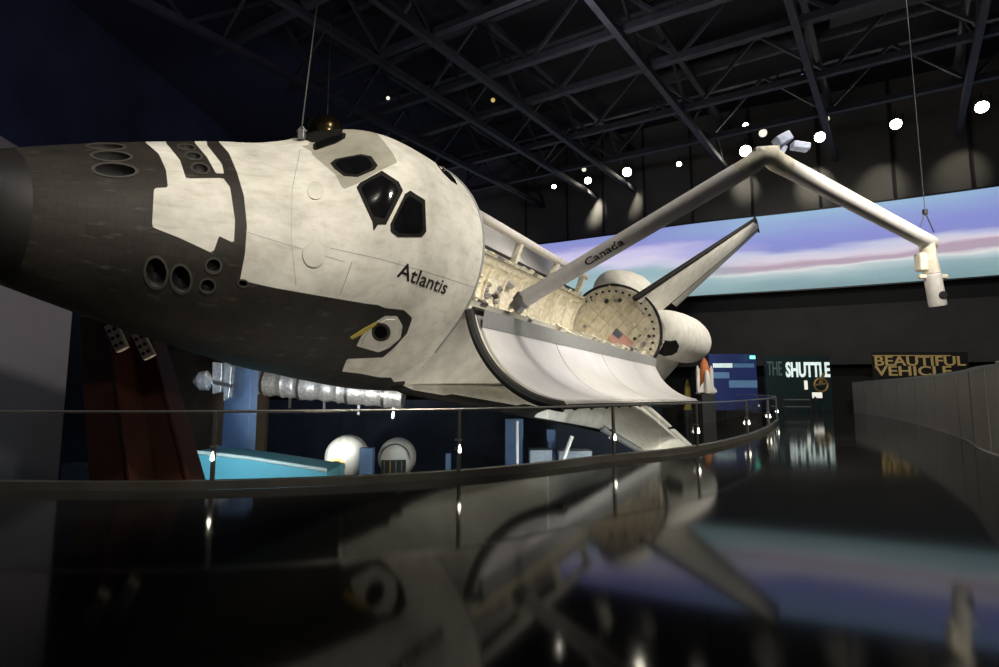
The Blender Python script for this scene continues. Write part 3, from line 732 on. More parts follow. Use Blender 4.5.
# ================================================================== ROBOT ARM
SH = MO @ O(652, -106, 446)
def closest(Cn, d, r, far=True):
    v = Cn-CAM; bb = d.dot(v); D = bb*bb-(v.dot(v)-r*r)
    return CAM+d*(bb+(math.sqrt(D) if D > 0 else 0)*(1 if far else -1))
EL = closest(SH, ray(766, 156), 6.4); WR = closest(EL, ray(926, 241), 7.06)
arm = thing('robotic_arm', 'long white jointed robot arm rising from the bay sill and bent down at the right', 'robot arm', SH)
A = lambda p: lp(p, arm)
fdir = (WR-EL).normalized(); udir = (EL-SH).normalized()
E1 = EL-udir*.35; E2 = EL+fdir*.35
mb = MB(); mb.tube([A(SH-upv*.1), A(SH+upv*.12)], .24, 16); mb.bar(A(SH-upv*.3), A(SH-upv*.1), .3, .3); mb.build('shoulder_joint', M['greymetal'], arm, True)
mb = MB(); mb.tube([A(SH+udir*.1), A(SH+udir*.35), A(SH+udir*.45), A(E1-udir*.25)], [.22, .22, .208, .208], 24); ub = mb.build('upper_boom', M['arm'], arm, True)
mid_ = EL+Vector((0, 0, .06))
mb = MB(); mb.tube([A(E1-udir*.3), A(E1), A(mid_-udir*.1+fdir*0), A(mid_+fdir*.15), A(E2), A(E2+fdir*.35)], [.20, .205, .215, .215, .205, .20], 20); mb.build('elbow_joint', M['cream2'], arm, True)
mb = MB(); mb.tube([A(E2+fdir*.3), A(WR-fdir*.1)], .195, 24); mb.build('forearm_boom', M['arm'], arm, True)
for q in (EL-udir*.15, EL+fdir*.18):
    mb = MB(); mb.box(A(q+Vector((0, 0, .16))), (.26, .3, .16)); mb.build('elbow_fitting', M['cream2'], arm, bevel=.04)
cb = EL+fdir*.55+Vector((0, 0, .25))
mb = MB(); mb.box(A(cb), (.10, .12, .35), Matrix.Rotation(.5, 3, 'Y')); o = mb.build('camera_bracket', M['armblue'], arm, bevel=.02)
mb = MB(); mb.box(A(cb+Vector((.04, 0, .30))), (.34, .26, .22), Matrix.Rotation(-.5, 3, 'Y')); mb.build('elbow_camera', M['armblue'], arm, bevel=.04)
mb = MB(); mb.box(A(cb+Vector((.40, -.02, .14))), (.36, .2, .16), Matrix.Rotation(.15, 3, 'Y')); mb.build('camera_lamp', M['armblue'], arm, bevel=.03)
WB = CAM+ray(938, 306)*((WR-CAM).length*1.0); wd = (WB-WR).normalized(); wl = (WB-WR).length
mb = MB(); mb.tube([A(WR-fdir*.15), A(WR+fdir*.3)], .2, 18); mb.build('wrist_pitch_joint', M['arm'], arm, True)
mb = MB(); mb.tube([A(WR), A(WR+wd*wl*.25), A(WR+wd*wl*.5)], [.19, .17, .19], 18); mb.build('wrist_roll_joint', M['cream2'], arm, True)
mb = MB(); mb.tube([A(WR+wd*wl*q) for q in (.5, .52, .97, 1.)], [.16, .20, .205, .19], 20); ee = mb.build('end_effector', M['arm'], arm, True)
mb = MB(); mb.lathe(A(WR+wd*(wl*.85)+Vector((.02, -.185, 0))), (.1, -1, -.15), [(0, .11), (.05, .10)], 16); mb.build('dark_grapple_opening', M['rubber'], ee)
for sgn in (-1, 1):
    mb = MB(); mb.box(A(WR+wd*(wl*.55)+Vector((sgn*.29, 0, 0))), (.2, .14, .12)); mb.build('wrist_camera', M['cream2'], arm, bevel=.03)
mb = MB(); mb.box(A(WR+wd*(wl*.33)+Vector((-.24, 0, 0))), (.22, .26, .5)); mb.build('joint_housing', M['cream2'], arm, bevel=.05)
# dark lettering along the upper boom
tc = CAM+ray(589, 268)*1; tt = [CAM+ray(x, y)*((SH+udir*2-CAM).length) for x, y in ((592, 266), (626, 244))]
def onboom(px, py):
    d = ray(px, py); n = d.cross(udir).normalized(); w = SH-CAM
    t = (w-udir*w.dot(udir)).dot(d-udir*d.dot(udir))/((d-udir*d.dot(udir)).length_squared); return CAM+d*t
p0, p1 = onboom(590, 268), onboom(627, 244); s0_ = (p0-SH).dot(udir); s1_ = (p1-SH).dot(udir)
fw = (CAM-(p0+p1)/2); fw = (fw-udir*fw.dot(udir)).normalized(); ua = fw.cross(udir).normalized()
me = text_mesh('Canada', 1., bold=.02); w_ = max(v.co.x for v in me.vertices); h_ = max(v.co.y for v in me.vertices)
for v in me.vertices:
    s_ = s0_+(s1_-s0_)*v.co.x/w_; q = (v.co.y/h_-.5)*.18; a_ = q/.212
    v.co = A(SH+udir*s_+(fw*math.cos(a_)+ua*math.sin(a_))*.212)
me.materials.clear(); me.materials.append(M['darkmetal']); me.name = 'boom_lettering'
o = bpy.data.objects.new('boom_lettering', me); C.objects.link(o); o.parent = arm; o['label'] = 'black lettering on the boom'
# ================================================================== WALKWAY AND SETTING
edge = [(-30, 10.0), (-22, 9.1), (-15, 8.4), (-11, 8.0), (-7.5, 7.72), (-4.07, 7.73), (-0.63, 8.72), (2.31, 10.83), (4.62, 12.58), (7.25, 15.74), (9.79, 19.58), (12.3, 23.9), (14.3, 28.2), (15.6, 32.5), (16.3, 37)]
def catmull(P, n=8):
    out = []
    for i in range(len(P)-1):
        p0, p1, p2, p3 = [Vector(P[max(0, min(len(P)-1, i+k))]) for k in (-1, 0, 1, 2)]
        for k in range(n):
            t = k/n; out.append(.5*((2*p1)+(p2-p0)*t+(2*p0-5*p1+4*p2-p3)*t*t+(3*p1-p0-3*p2+p3)*t**3))
    out.append(Vector(P[-1])); return out
EC = catmull(edge, 8)
poly = [(p.x, p.y) for p in EC]+[(34, 37.0), (34, -8), (-30, -8)]
mb = MB(); mb.prism(poly, -.5, 0); struct(mb.build('floor', M['floor']))
mb = MB(); mb.box((6, 26, -6.1), (80, 76, .2)); struct(mb.build('floor_lower', M['walldark']))
def nrm2(i):
    a = EC[max(0, i-1)]; b_ = EC[min(len(EC)-1, i+1)]; d = (b_-a).normalized(); return Vector((d.y, -d.x)), d
mb = MB(); pr = [(.0, 0.), (.0, .12), (.16, .12), (.16, 0.)]
rows_ = []
for i, p in enumerate(EC):
    n_, d_ = nrm2(i); rows_.append([Vector((p.x-n_.x*a_, p.y-n_.y*a_, z_+.001)) for a_, z_ in pr])
mb.grid(rows_, True); struct(mb.build('trim_1', M['curb']))
rail = thing('glass_railing', 'curved glass railing with lit steel posts along the dark walkway', 'railing', (EC[44].x, EC[44].y, 0))
Rr = lambda p: lp(p, rail)
def rp(i, z, off=.08):
    n_, d_ = nrm2(i); p = EC[i]; return Vector((p.x-n_.x*off, p.y-n_.y*off, z))
mb = MB(); mb.tube([Rr(rp(i, 1.09)) for i in range(len(EC))], .021, 10); mb.build('handrail', M['steel'], rail, True)
posts = [16, 24, 32, 40, 48, 56, 64, 72, 80, 88, 96, 104]
seg = [i for i in posts]+[len(EC)-1]
for a_, b_ in zip(seg, seg[1:]):
    m_ = (a_+b_)//2
    for s0i, s1i in ((a_, m_), (m_, b_)):
        idx = list(range(s0i, s1i+1))
        if len(idx) < 2: continue
        p_ = [rp(i, 0) for i in idx]; d0 = (p_[1]-p_[0]).normalized(); d1 = (p_[-1]-p_[-2]).normalized()
        p_[0] = p_[0]+d0*.03; p_[-1] = p_[-1]-d1*.03
        rows_ = [[Rr(q+Vector((0, 0, z_))) for q in p_] for z_ in (.122, 1.04)]
        n_, d_ = nrm2(m_)
        mb = MB(); mb.slab(rows_, lambda p: Vector((n_.x, n_.y, 0))*.012); mb.build('glass_panel', M['glass'], rail)
for i in posts:
    n_, d_ = nrm2(i); R = Matrix(((d_.x, n_.x, 0), (d_.y, n_.y, 0), (0, 0, 1)))
    mb = MB(); mb.box(Rr(rp(i, .59, .05)), (.055, .05, 1.0), R); po = mb.build('post', M['postmetal'], rail, bevel=.006)
    mb = MB(); mb.lathe(Rr(rp(i, .40, .012)), (0, 0, 1), [(0, .012), (.02, .028), (.05, .026), (.10, .012), (.13, .003)], 10); mb.build('post_light', M['led'], po, True)
    mb = MB(); mb.box(Rr(rp(i, .60, .07)), (.09, .10, .03), R); mb.build('glass_clamp', M['steel'], po)
# lower curved partition on the right
wc = catmull([(8.7, 7.6), (10.75, 11.9), (13.5, 15.9), (17.2, 22.3), (20.5, 29), (22.6, 34.5)], 8)
def ribbon(name, pts, z0, z1, th, m, side=1):
    rows_ = [[Vector((p[0], p[1], z)) for p in pts] for z in (z0, z1)]
    def off(p):
        j = min(range(len(pts)), key=lambda k: (pts[k][0]-p.x)**2+(pts[k][1]-p.y)**2); a_ = Vector(pts[max(0, j-1)][:2]); b_ = Vector(pts[min(len(pts)-1, j+1)][:2]); d = (b_-a_).normalized()
        return Vector((d.y, -d.x, 0))*th*side
    mb = MB(); mb.slab(rows_, off); return mb
struct(ribbon('w', wc, 0, 1.88, .35, 0).build('wall_right_low', M['lowwall'], smooth=True))
struct(ribbon('w', wc, 1.88, 1.95, .37, 0).build('trim_2', M['curb'], smooth=True))
mb = MB(); mb.tube([Vector((p.x-.03, p.y, .02)) for p in wc[6:]], .025, 6); struct(mb.build('baseboard_right', M['lowwall'], smooth=True))
for k, i in enumerate(range(4, len(wc), 4)):
    p = wc[i]; mb = MB(); mb.box((p.x-.012, p.y, .93), (.008, .012, 1.86)); struct(mb.build('trim_%d' % (10+k), M['wallgrey']))
mb = MB(); mb.box((10.6, 11.0, 1.0), (.5, .5, 2.0), Matrix.Rotation(-.4, 3, 'Z')); struct(mb.build('wall_right_end', M['lowwall'], bevel=.01))
# left wall
lw = catmull([(-9.6, 3), (-10.6, 8), (-11.25, 12), (-11.75, 14.6)], 6)
struct(ribbon('w', lw, -6, 7.05, .4, 0, -1).build('wall_left_near', M['lavender'], smooth=True))
# hall shell
struct(ribbon('w', [(-26, -8), (-25, 30), (-23, 58)], -6, 24, .4, 0, -1).build('wall_left', M['wallnavy']))
scr = [(-10, 53.5), (2.3, 49), (9, 45.8), (15.6, 42.2), (24, 38.7), (32, 34.7), (38, 31)]
SC = catmull(scr, 8)
bw = [(p.x+.27, p.y+.55) for p in catmull([(-24, 58)]+scr+[(46, 25)], 6)]
struct(ribbon('w', bw, 14.9, 24, .4, 0, -1).build('wall_back_upper', M['upperwall'], smooth=True))
struct(ribbon('w', bw, -6, 14.9, .4, 0, -1).build('wall_back', M['wallblack'], smooth=True))
struct(ribbon('w', [(p[0]-.5, p[1]-1.0) for p in bw[6:]], 3.2, 7.4, .8, 0, -1).build('wall_soffit', M['walldark'], smooth=True))
struct(ribbon('w', [(46, 25.4), (46, -8)], -6, 24, .4, 0, -1).build('wall_right', M['walldark']))
for k, i in enumerate(range(3, len(bw)-1, 3)):
    p = bw[i]; mb = MB(); mb.box((p[0]-.06, p[1]-.12, 19.4), (.14, .2, 9)); struct(mb.build('trim_%d' % (40+k), M['walldark']))
# screen
scrn = None
mb = MB(); zs = [8.85+(14.75-8.85)*k/8 for k in range(9)]
mb.grid([[Vector((p.x, p.y, z)) for p in SC] for z in zs])
me = bpy.data.meshes.new('projection_screen'); me.from_pydata([tuple(v) for v in mb.v], [], mb.f); ul = me.uv_layers.new(name='UVMap')
nS = len(SC)
for l in me.loops: ul.data[l.index].uv = ((l.vertex_index % nS)/(nS-1), (l.vertex_index//nS)/8)
me.materials.append(M['screen']); me.shade_smooth()
sroot = thing('projection_screen', 'wide curved screen glowing with a picture of Earth from orbit', 'screen', (SC[24].x, SC[24].y, 8.85))
o = bpy.data.objects.new('screen_picture', me); C.objects.link(o); o.parent = sroot
for v in me.vertices: v.co -= Vector(sroot.location)
for z_ in (8.80, 14.80):
    mb = ribbon('f', SC, z_-.05, z_+.05, .12, 0, 1); mb.v = [v-Vector(sroot.location) for v in mb.v]; mb.build('screen_rail', M['darkmetal'], sroot)
mb = ribbon('f', [(p.x+.06, p.y+.12) for p in SC], 8.8, 14.8, .06, 0, -1); mb.v = [v-Vector(sroot.location) for v in mb.v]; mb.build('screen_backing', M['wallblack'], sroot)
# ceiling
mb = MB(); mb.box((8, 26, 24.1), (80, 76, .2)); struct(mb.build('ceiling', M['deck']))
d1 = Vector((.868, -.496, 0)); d2 = Vector((.6, .8, 0)); n1 = Vector((.496, .868, 0)); n2 = Vector((.8, -.6, 0))
def truss(label, base, d, L0, L1, z0, z1, pitch, w, group, roll=0):
    o = thing('roof_truss', label, 'truss', base+d*((L0+L1)/2)+Vector((0, 0, z0)), group); T = lambda p: lp(p, o)
    a, b_ = base+d*L0, base+d*L1
    mb = MB(); mb.bar(T(a+Vector((0, 0, z0))), T(b_+Vector((0, 0, z0))), w, w*1.1); mb.build('bottom_chord', M['truss'], o)
    mb = MB(); mb.bar(T(a+Vector((0, 0, z1))), T(b_+Vector((0, 0, z1))), w, w*1.1); mb.build('top_chord', M['truss'], o)
    n = int((L1-L0)/pitch)
    for k in range(n):
        s_ = L0+k*pitch; p = base+d*s_; q = base+d*(s_+pitch/2); r_ = base+d*(s_+pitch)
        mb = MB(); mb.bar(T(p+Vector((0, 0, z0))), T(q+Vector((0, 0, z1))), w*.5); mb.build('brace', M['truss'], o)
        mb = MB(); mb.bar(T(q+Vector((0, 0, z1))), T(r_+Vector((0, 0, z0))), w*.5); mb.build('brace', M['truss'], o)
ordn = ['nearest', 'second', 'third', 'fourth', 'fifth', 'sixth', 'seventh']
ns = [9.5, 15.5, 20, 24.4, 28, 33.6, 38.5]
for k, nn in enumerate(ns):
    lab = ('dark steel roof truss running parallel to the screen, nearest the camera' if k == 0 else 'dark steel roof truss running parallel to the screen, %s counted from the camera' % ordn[k])
    truss(lab, n1*nn, d1, -26, 24, 19.0, 22.4, 7.0, .34, 'roof trusses parallel to the screen')
ms = [-26, -21, -17.6, -10, -3, 4, 11]
for k, m_ in enumerate(ms):
    lab = 'dark steel roof truss running away from the camera, %s' % (['leftmost of its row', 'second from the left', 'third from the left', 'middle one of its row', 'third from the right', 'second from the right', 'rightmost of its row'][k])
    truss(lab, n2*m_, d2, 2, 46, 18.6, 22.2, 8.0, .32, 'roof trusses running away from the camera')
# catwalks and ducts under the roof
def bars(name, label, cat, a, b_, w, m, ry=0., group=None):
    a, b_ = Vector(a), Vector(b_); o = thing(name, label, cat, (a+b_)/2, group); T = lambda p: lp(p, o)
    return o, T
for k, (nn, l0, l1, lab) in enumerate(((26.2, -4, 22, 'dark grated catwalk under the roof above the middle of the hall'), (31, 2, 24, 'dark grated catwalk under the roof nearer the screen'))):
    a, b_ = n1*nn+d1*l0+Vector((0, 0, 20.4)), n1*nn+d1*l1+Vector((0, 0, 20.4)); o, T = bars('catwalk', lab, 'catwalk', a, b_, 1, None, group='roof catwalks')
    mb = MB(); mb.bar(T(a), T(b_), 1.3, .08); mb.build('deck', M['duct'], o)
    for s_ in (-.65, .65):
        mb = MB(); mb.bar(T(a+n1*s_+Vector((0, 0, 1))), T(b_+n1*s_+Vector((0, 0, 1))), .06); mb.build('guard_rail', M['truss'], o)
    for q in range(12):
        mb = MB(); p = a.lerp(b_, q/11); mb.bar(T(p-n1*.65), T(p-n1*.65+Vector((0, 0, 1))), .05); mb.build('guard_post', M['truss'], o)
for k, (nn, l0, l1, r_, lab) in enumerate(((22, -2, 24, .5, 'round dark air duct high under the roof at the upper right'), (36, -8, 24, .55, 'round dark air duct under the roof in front of the upper wall'))):
    a, b_ = n1*nn+d1*l0+Vector((0, 0, 22.9)), n1*nn+d1*l1+Vector((0, 0, 22.9)); o, T = bars('air_duct', lab, 'duct', a, b_, 1, None)
    mb = MB(); mb.tube([T(a), T(b_)], r_, 20); mb.build('duct_pipe', M['duct'], o, True)
    for q in range(10):
        p = a.lerp(b_, (q+.5)/10); mb = MB(); mb.tube([T(p-d1*.06), T(p+d1*.06)], r_+.03, 20); mb.build('duct_flange', M['truss'], o)
# ------------------------------------------------------------------ lamps
def lampfix(px, py, Y, r, m, label, cat='spotlight', body='lampbody', aim=None):
    r *= .82; p = at(px, py, Y); o = thing('spotlight', label, cat, p, 'lit spotlights under the roof'); ax = ((CAM+Vector((0, 6, -1)))-p).normalized() if aim is None else Vector(aim).normalized()
    mb = MB(); mb.lathe((0, 0, 0), -ax, [(-.06, r*1.12), (.05, r*1.12), (.3, r*.95), (.55, r*.6), (.6, r*.3)], 18); mb.build('housing', M[body], o, True)
    mb = MB(); mb.lathe((0, 0, 0), ax, [(.055, r), (.085, r*.9), (.1, r*.5)], 18); mb.build('lens', M[m], o, True)
    side = ax.cross(Vector((0, 0, 1))).normalized()
    mb = MB(); top = Vector((0, 0, max(.3, min(1.2, 19.-p.z))))
    mb.bar(side*r*1.25, side*r*1.25+Vector((0, 0, r*1.8)), .05); mb.bar(-side*r*1.25, -side*r*1.25+Vector((0, 0, r*1.8)), .05); mb.bar(side*r*1.25+Vector((0, 0, r*1.8)), -side*r*1.25+Vector((0, 0, r*1.8)), .05); mb.bar(Vector((0, 0, r*1.8)), Vector((0, 0, r*1.8))+top, .07)
    mb.build('yoke', M['lampbody'], o)
    return p
LP = [(982, 107, 32, .42, 'lens', 'bright round spotlight at the far right end of the row'), (896, 124, 34, .40, 'lens', 'bright round spotlight, second from the right in the row'),
      (820, 137, 36.5, .42, 'lens', 'bright round spotlight just right of the robot arm elbow'), (745.5, 151, 39, .50, 'lens', 'bright round spotlight shining just left of the robot arm elbow'),
      (745.5, 125, 37, .20, 'lens', 'small spotlight high above the robot arm elbow'), (679, 164, 41, .22, 'lens', 'small dim spotlight between the elbow and the middle of the row'),
      (627, 172, 43, .44, 'lens', 'bright round spotlight over the middle of the screen'), (588, 180.5, 44.5, .34, 'lens', 'round spotlight left of the middle of the screen'),
      (554, 186.5, 45.5, .22, 'lens', 'small spotlight at the left end of the row'), (584, 169.5, 44, .22, 'lensdim', 'dim square lit fixture above the left spotlights'),
      (763, 133, 38, .35, 'lensdim', 'dim pale lamp above the arm elbow, left of its camera'), (826, 119, 36, .28, 'lensdim', 'dim lamp above the bright one right of the elbow'),
      (778, 83.5, 30, .20, 'lensblue', 'small blue lamp high under the roof, left of the pair'), (802.5, 77, 30, .20, 'lensblue', 'small blue lamp high under the roof, right of the pair'),
      (452, 58, 30, .05, 'lensdim', 'tiny lamp high above the cockpit'), (493, 100, 31, .16, 'lenswarm', 'warm lamp on the truss right of the cockpit'), (388, 98, 30, .13, 'lensdim', 'pale lamp on the truss just above the cockpit')]
LPW = [lampfix(*a_[:5], a_[5]) for a_ in LP]
# cables
def cable(label, a, b_, r=.012, m='cable'):
    a, b_ = Vector(a), Vector(b_); o = MB().tube([(0, 0, 0), b_-a], r, 6).build('suspension_cable', M[m], None, True); o.location = a; return tag(o, label, 'cable')
ca = MO @ (secpt(455, 1.25)+Vector((0, 0, .02)))
pa = MO @ cast(301.5, 141)[0]
cable('thin steel cable rising from the roof of the shuttle nose', pa+Vector((0, 0, .36)), (lambda q: pa+(q-pa)*((19-pa.z)/(q.z-pa.z)))(at(314, 36, pa.y+.6)), .014)
hk = thing('cable_shackle', 'small metal lifting shackle on top of the hull ahead of the windows', 'shackle', pa)
mb = MB(); mb.box((0, 0, .14), (.14, .12, .22)); mb.build('lug', M['greymetal'], hk, bevel=.02); mb = MB(); mb.tube([(-.1, 0, .2), (0, 0, .32), (.1, 0, .2)], .025, 8); mb.build('bow', M['steel'], hk, True)
jn = at(925, 212, WR.y); cable('thin cable from the ceiling down to the robot arm wrist', jn+Vector((0, 0, .1)), jn+Vector((-.03, 0, 19-jn.z)), .009, 'truss')
sl = thing('cable_sling', 'forked cable sling holding the end of the robot arm', 'cable', jn)
mb = MB(); mb.box((0, 0, 0), (.1, .1, .16)); mb.build('sling_ring', M['darkmetal'], sl, bevel=.02)
for e_ in ((920.5, 226.5), (934, 232.5)):
    mb = MB(); mb.tube([(0, 0, 0), at(e_[0], e_[1], WR.y)-jn], .014, 6); mb.build('sling_leg', M['darkmetal'], sl, True)
# bronze dome behind the cockpit
dp = at(327, 126, 14.0); dl = thing('dome_lamp', 'dark bronze dome lamp hanging just behind the cockpit roof', 'lamp', dp)
mb = MB(); mb.lathe((0, 0, -.30), (0, 0, 1), [(0, .40), (.1, .43), (.3, .41), (.48, .3), (.58, .12), (.6, .05)], 28); mb.build('dome_shade', M['bronze'], dl, True)
mb = MB(); mb.tube([(0, 0, .28), (0, 0, 6)], .012, 6); mb.build('stem', M['cable'], dl, True)
# ================================================================== LOWER LEVEL
def col(name, label, cat, px0, px1, Y, ztop, m, depth=.6, z0=-6., group=None):
    a, b_ = at(px0, 440, Y), at(px1, 440, Y); cx = (a.x+b_.x)/2; w = b_.x-a.x
    o = MB().box((0, 0, (ztop-z0)/2), (w, depth, ztop-z0)).build(name, m, None, bevel=.02); o.location = (cx, Y, z0); return tag(o, label, cat, group)
# brown and blue back panels
mb = MB(); mb.box((0, 0, 4.6), (6.6, .3, 9.2)); o = mb.build('wall_lower_brown', M['brown']); o.location = (-13.6, 24, -6); struct(o)
mb = MB(); mb.box((0, 0, 3.3), (34, .3, 6.6)); o = mb.build('wall_lower_blue', M['bluepanel']); o.location = (-3.8, 44.0, -6); struct(o)
for k in range(5):
    mb = MB(); mb.box((-9.6+k*.1, 30.2, 0), (.1, .1, .1))
col('blue_pillar', 'tall blue lit pillar behind the railing left of the silver foil cylinder', 'pillar', 226, 252, 20, 3., M['pillar'])
col('blue_pillar', 'short blue pillar between the two white domes', 'pillar', 361, 374, 20.5, -.75, M['pillar'], .4)
col('blue_pillar', 'thin blue pillar behind the second lit railing post', 'pillar', 446, 451, 20, -.9, M['pillar'], .2)
col('blue_pillar', 'broad blue pillar below the port wing', 'pillar', 505, 523, 21, .3, M['pillar'])
col('blue_pillar', 'narrow blue pillar right of the broad one below the wing', 'pillar', 546, 555, 21, -.1, M['pillar'])
# dark cabinet row edges with glints
mb = MB(); mb.bar((0, 0, 0), (6.2, 0, 0), .12, .10); o = mb.build('blue_beam', M['pillar'], None); o.location = at(255, 392, 26); tag(o, 'long blue steel beam under the silver foil cylinder', 'beam')
# silver foil cylinder
fa, fb = at(250, 380, 24), at(404, 395, 24)
fo = thing('foil_cylinder', 'long crumpled silver foil cylinder behind the railing under the shuttle', 'satellite model', fa)
dv = fb-fa; pts = []; rs = []
for k in range(40):
    pts.append(dv*(k/39)); rs.append(.62+random.uniform(-.05, .05))
mb = MB(); mb.tube(pts, rs, 22); mb.build('foil_skin', M['foil'], fo, True)
for k in (4, 13, 25, 34):
    mb = MB(); mb.tube([dv*(k/39), dv*(k/39)+dv.normalized()*.12], .68, 24); mb.build('ring_band', M['steel'], fo, True)
for k in range(5):
    mb = MB(); mb.bar(dv*(k/4.5)+Vector((.3, 0, -.6)), dv*(k/4.5)+Vector((.3, 0, -1.1)), .10); mb.build('hanger', M['steel'], fo)
def facing_disc(o, p, r, m, name, th=.05): ...
# foil instrument further left
fi = thing('foil_instrument', 'crumpled silver foil instrument hanging in front of the brown panel', 'satellite model', at(214, 380, 18))
def F_(x, y): return at(x, y, 18)-Vector(fi.location)
for poly_, nm in ((((212, 362), (222, 363), (221, 392), (212, 394)), 'foil_panel'), (((224, 362), (232, 366), (229, 398), (223, 401)), 'foil_panel')):
    mb = MB(); mb.extrude([F_(*q) for q in poly_], (0, .25, 0)); mb.build(nm, M['foil'], fi, bevel=.03)
mb = MB(); mb.lathe(F_(203, 381), (1, .2, .1), [(-.3, .05), (-.1, .3), (.15, .34), (.3, .12)], 14); mb.build('foil_bundle', M['foil'], fi, True)
mb = MB(); mb.bar(F_(200, 379), F_(232, 386), .12); mb.build('cross_arm', M['steel'], fi)
# white domes
def dome(px, py, Y, r, label, dark):
    p = at(px, py, Y); o = thing('white_capsule', label, 'capsule', p, 'white capsules on the lower level')
    ax = Vector((.15, -1, .0)).normalized()
    mb = MB(); mb.lathe((0, 0, 0), -ax, [(-.62*r, r*.42), (-.6*r, r*.6), (-.45*r, r*.8), (-.2*r, r*.95), (0, r), (.8*r, r)], 32); mb.build('shell', M['dome'], o, True)
    if dark:
        mb = MB(); mb.tube([Vector((math.cos(a)*r*.78, -.45*r-.1, math.sin(a)*r*.78+(0 if True else 0))) for a in (PI*k/10 for k in range(11))], .03, 6); mb.build('arch_rim', M['steel'], o, True)
        mb = MB(); mb.box((-.05*r, -.66*r, -.42*r), (r*1.25, .12*r, r*.8)); d_ = mb.build('open_doorway', M['rubber'], o)
        for k in range(4):
            mb = MB(); mb.box((-.5*r+k*.3*r, -.76*r, -.42*r), (.05*r, .1*r, .7*r)); mb.build('rack_upright', random.choice([M['amber'], M['steel']]), d_)
    else:
        mb = MB(); mb.lathe((-.28*r, -.56*r, -.38*r), ax, [(0, .44*r), (.14*r, .42*r), (.15*r, .33*r)], 24); rg = mb.build('hatch_ring', M['amber'], o, True)
        mb = MB(); mb.lathe((-.28*r, -.56*r, -.38*r), ax, [(.13*r, .32*r), (.16*r, .3*r)], 24); mb.build('hatch_opening', M['rubber'], rg)
    mb = MB(); mb.box((0, .4*r, (-6-p.z-r*.9)/2-r*.45+0), (r*1.2, r, 6+p.z-r*.7)); mb.build('stand', M['walldark'], o)
dome(346, 457, 21, .80, 'rounded white capsule with a round ringed hatch behind the railing', False)
dome(397, 458, 22.5, .78, 'rounded white capsule with an open dark doorway behind the railing', True)
# aqua table
ap = [(58, 452), (205, 452), (262, 459), (325, 474), (325, 500), (40, 500)]
at0 = thing('aqua_counter', 'turquoise lit counter behind the railing between the red support and the white domes', 'counter', at(250, 470, 15))
T0 = Vector(at0.location)
top = [at(196, 453, 14.2), at(262, 460, 14.5), at(326, 476, 14.0)]
mb = MB(); fr_ = [at(188, 453, 14)-T0, at(250, 460, 14)-T0, at(327, 472, 14)-T0]; lo_ = [Vector((p.x, p.y, -6-T0.z)) for p in fr_]
mb.add(fr_+lo_+[p+Vector((0, 1.6, 0)) for p in fr_+lo_], [(0, 1, 4, 3), (1, 2, 5, 4), (6, 9, 10, 7), (7, 10, 11, 8), (0, 6, 7, 1), (1, 7, 8, 2), (0, 3, 9, 6), (2, 8, 11, 5), (3, 4, 10, 9), (4, 5, 11, 10)])
mb.build('front', M['aqua'], at0)
pts = [Vector((p.x, p.y-.03, p.z+.05)) for p in fr_]
mb = MB(); mb.tube(pts, .05, 8); mb.build('white_edge', M['dome'], at0, True)
o = col('teal_plinth', 'dull blue plinth behind the left end of the railing', 'plinth', 62, 98, 17, -.9, M['bluepanel'], 1.2)
# boxes and strut under the wing
o = col('pale_crate', 'pale blue crate left of the slanting white strut', 'crate', 529, 551, 20, -.75, M['dome'], .8); o.data.materials[0] = M['crate']
o = col('pale_crate', 'pale crate right of the slanting white strut', 'crate', 557, 590, 20, -.78, M['crate'], .8)
sa, sb_ = at(572, 436, 18.5), at(556, 480, 18.5); o = MB().tube([(0, 0, 0), (sb_-sa)*3.2], .07, 10).build('slanting_strut', M['dome'], None, True); o.location = sa; tag(o, 'slanting white strut under the port wing', 'strut')
sa = at(517, 421, 18.8); o = MB().tube([(0, 0, 0), (0, 0, -6-sa.z)], .06, 10).build('steel_pole', M['dome'], None, True); o.location = sa; tag(o, 'thin upright white pole in front of the broad blue pillar', 'pole')
# red supports
def pylon(label, top, bot, w, d, ptop):
    a, b_ = at(*top), at(*bot); dirn = (b_-a); b2 = a+dirn*((-6-a.z)/dirn.z)
    o = thing('support_pylon', label, 'support', b2, 'dark red supports under the nose')
    mb = MB(); q = lambda p: p-b2
    ww = [w*.75, w*1.25]; vs = []
    for p, k in ((a, .8), (b2, 1.5)):
        for sx, sy in ((-1, -1), (1, -1), (1, 1), (-1, 1)): vs.append(q(p)+Vector((sx*w*k/2, sy*d*k/2, 0)))
    mb.add(vs, [(0, 1, 2, 3), (7, 6, 5, 4), (0, 4, 5, 1), (1, 5, 6, 2), (2, 6, 7, 3), (3, 7, 4, 0)]); mb.build('leg_box', M['pylon'], o, bevel=.03)
    c = at(*ptop); R = Matrix.Rotation(-.5, 3, 'Y')
    mb = MB(); mb.box(q(c), (.22, .1, .55), R); br = mb.build('white_bracket', M['bracket'], o, bevel=.02)
    for k in range(3):
        for j in range(2):
            mb = MB(); mb.lathe(q(c)+R @ Vector((-.05+.10*j, -.05, -.16+.15*k)), (0, -1, 0), [(0, .035), (.012, .035)], 10); mb.build('bolt_hole', M['rubber'], br)
    mb = MB(); e0 = q(a); e1 = q(b2); mb.bar(e0+Vector((w*.42, -d*.45, 0)), e1+Vector((w*.77, -d*.78, 0)), .05); mb.build('edge_flange', M['pylon'], o)
pylon('wide dark red steel support under the nose, left of the pair', (104, 318, 10.2), (123, 476, 10.2), .72, .7, (117, 337, 9.75))
pylon('narrower dark red steel support under the nose, right of the pair', (146, 338, 10.8), (180, 476, 10.8), .62, .6, (144, 345, 9.95))
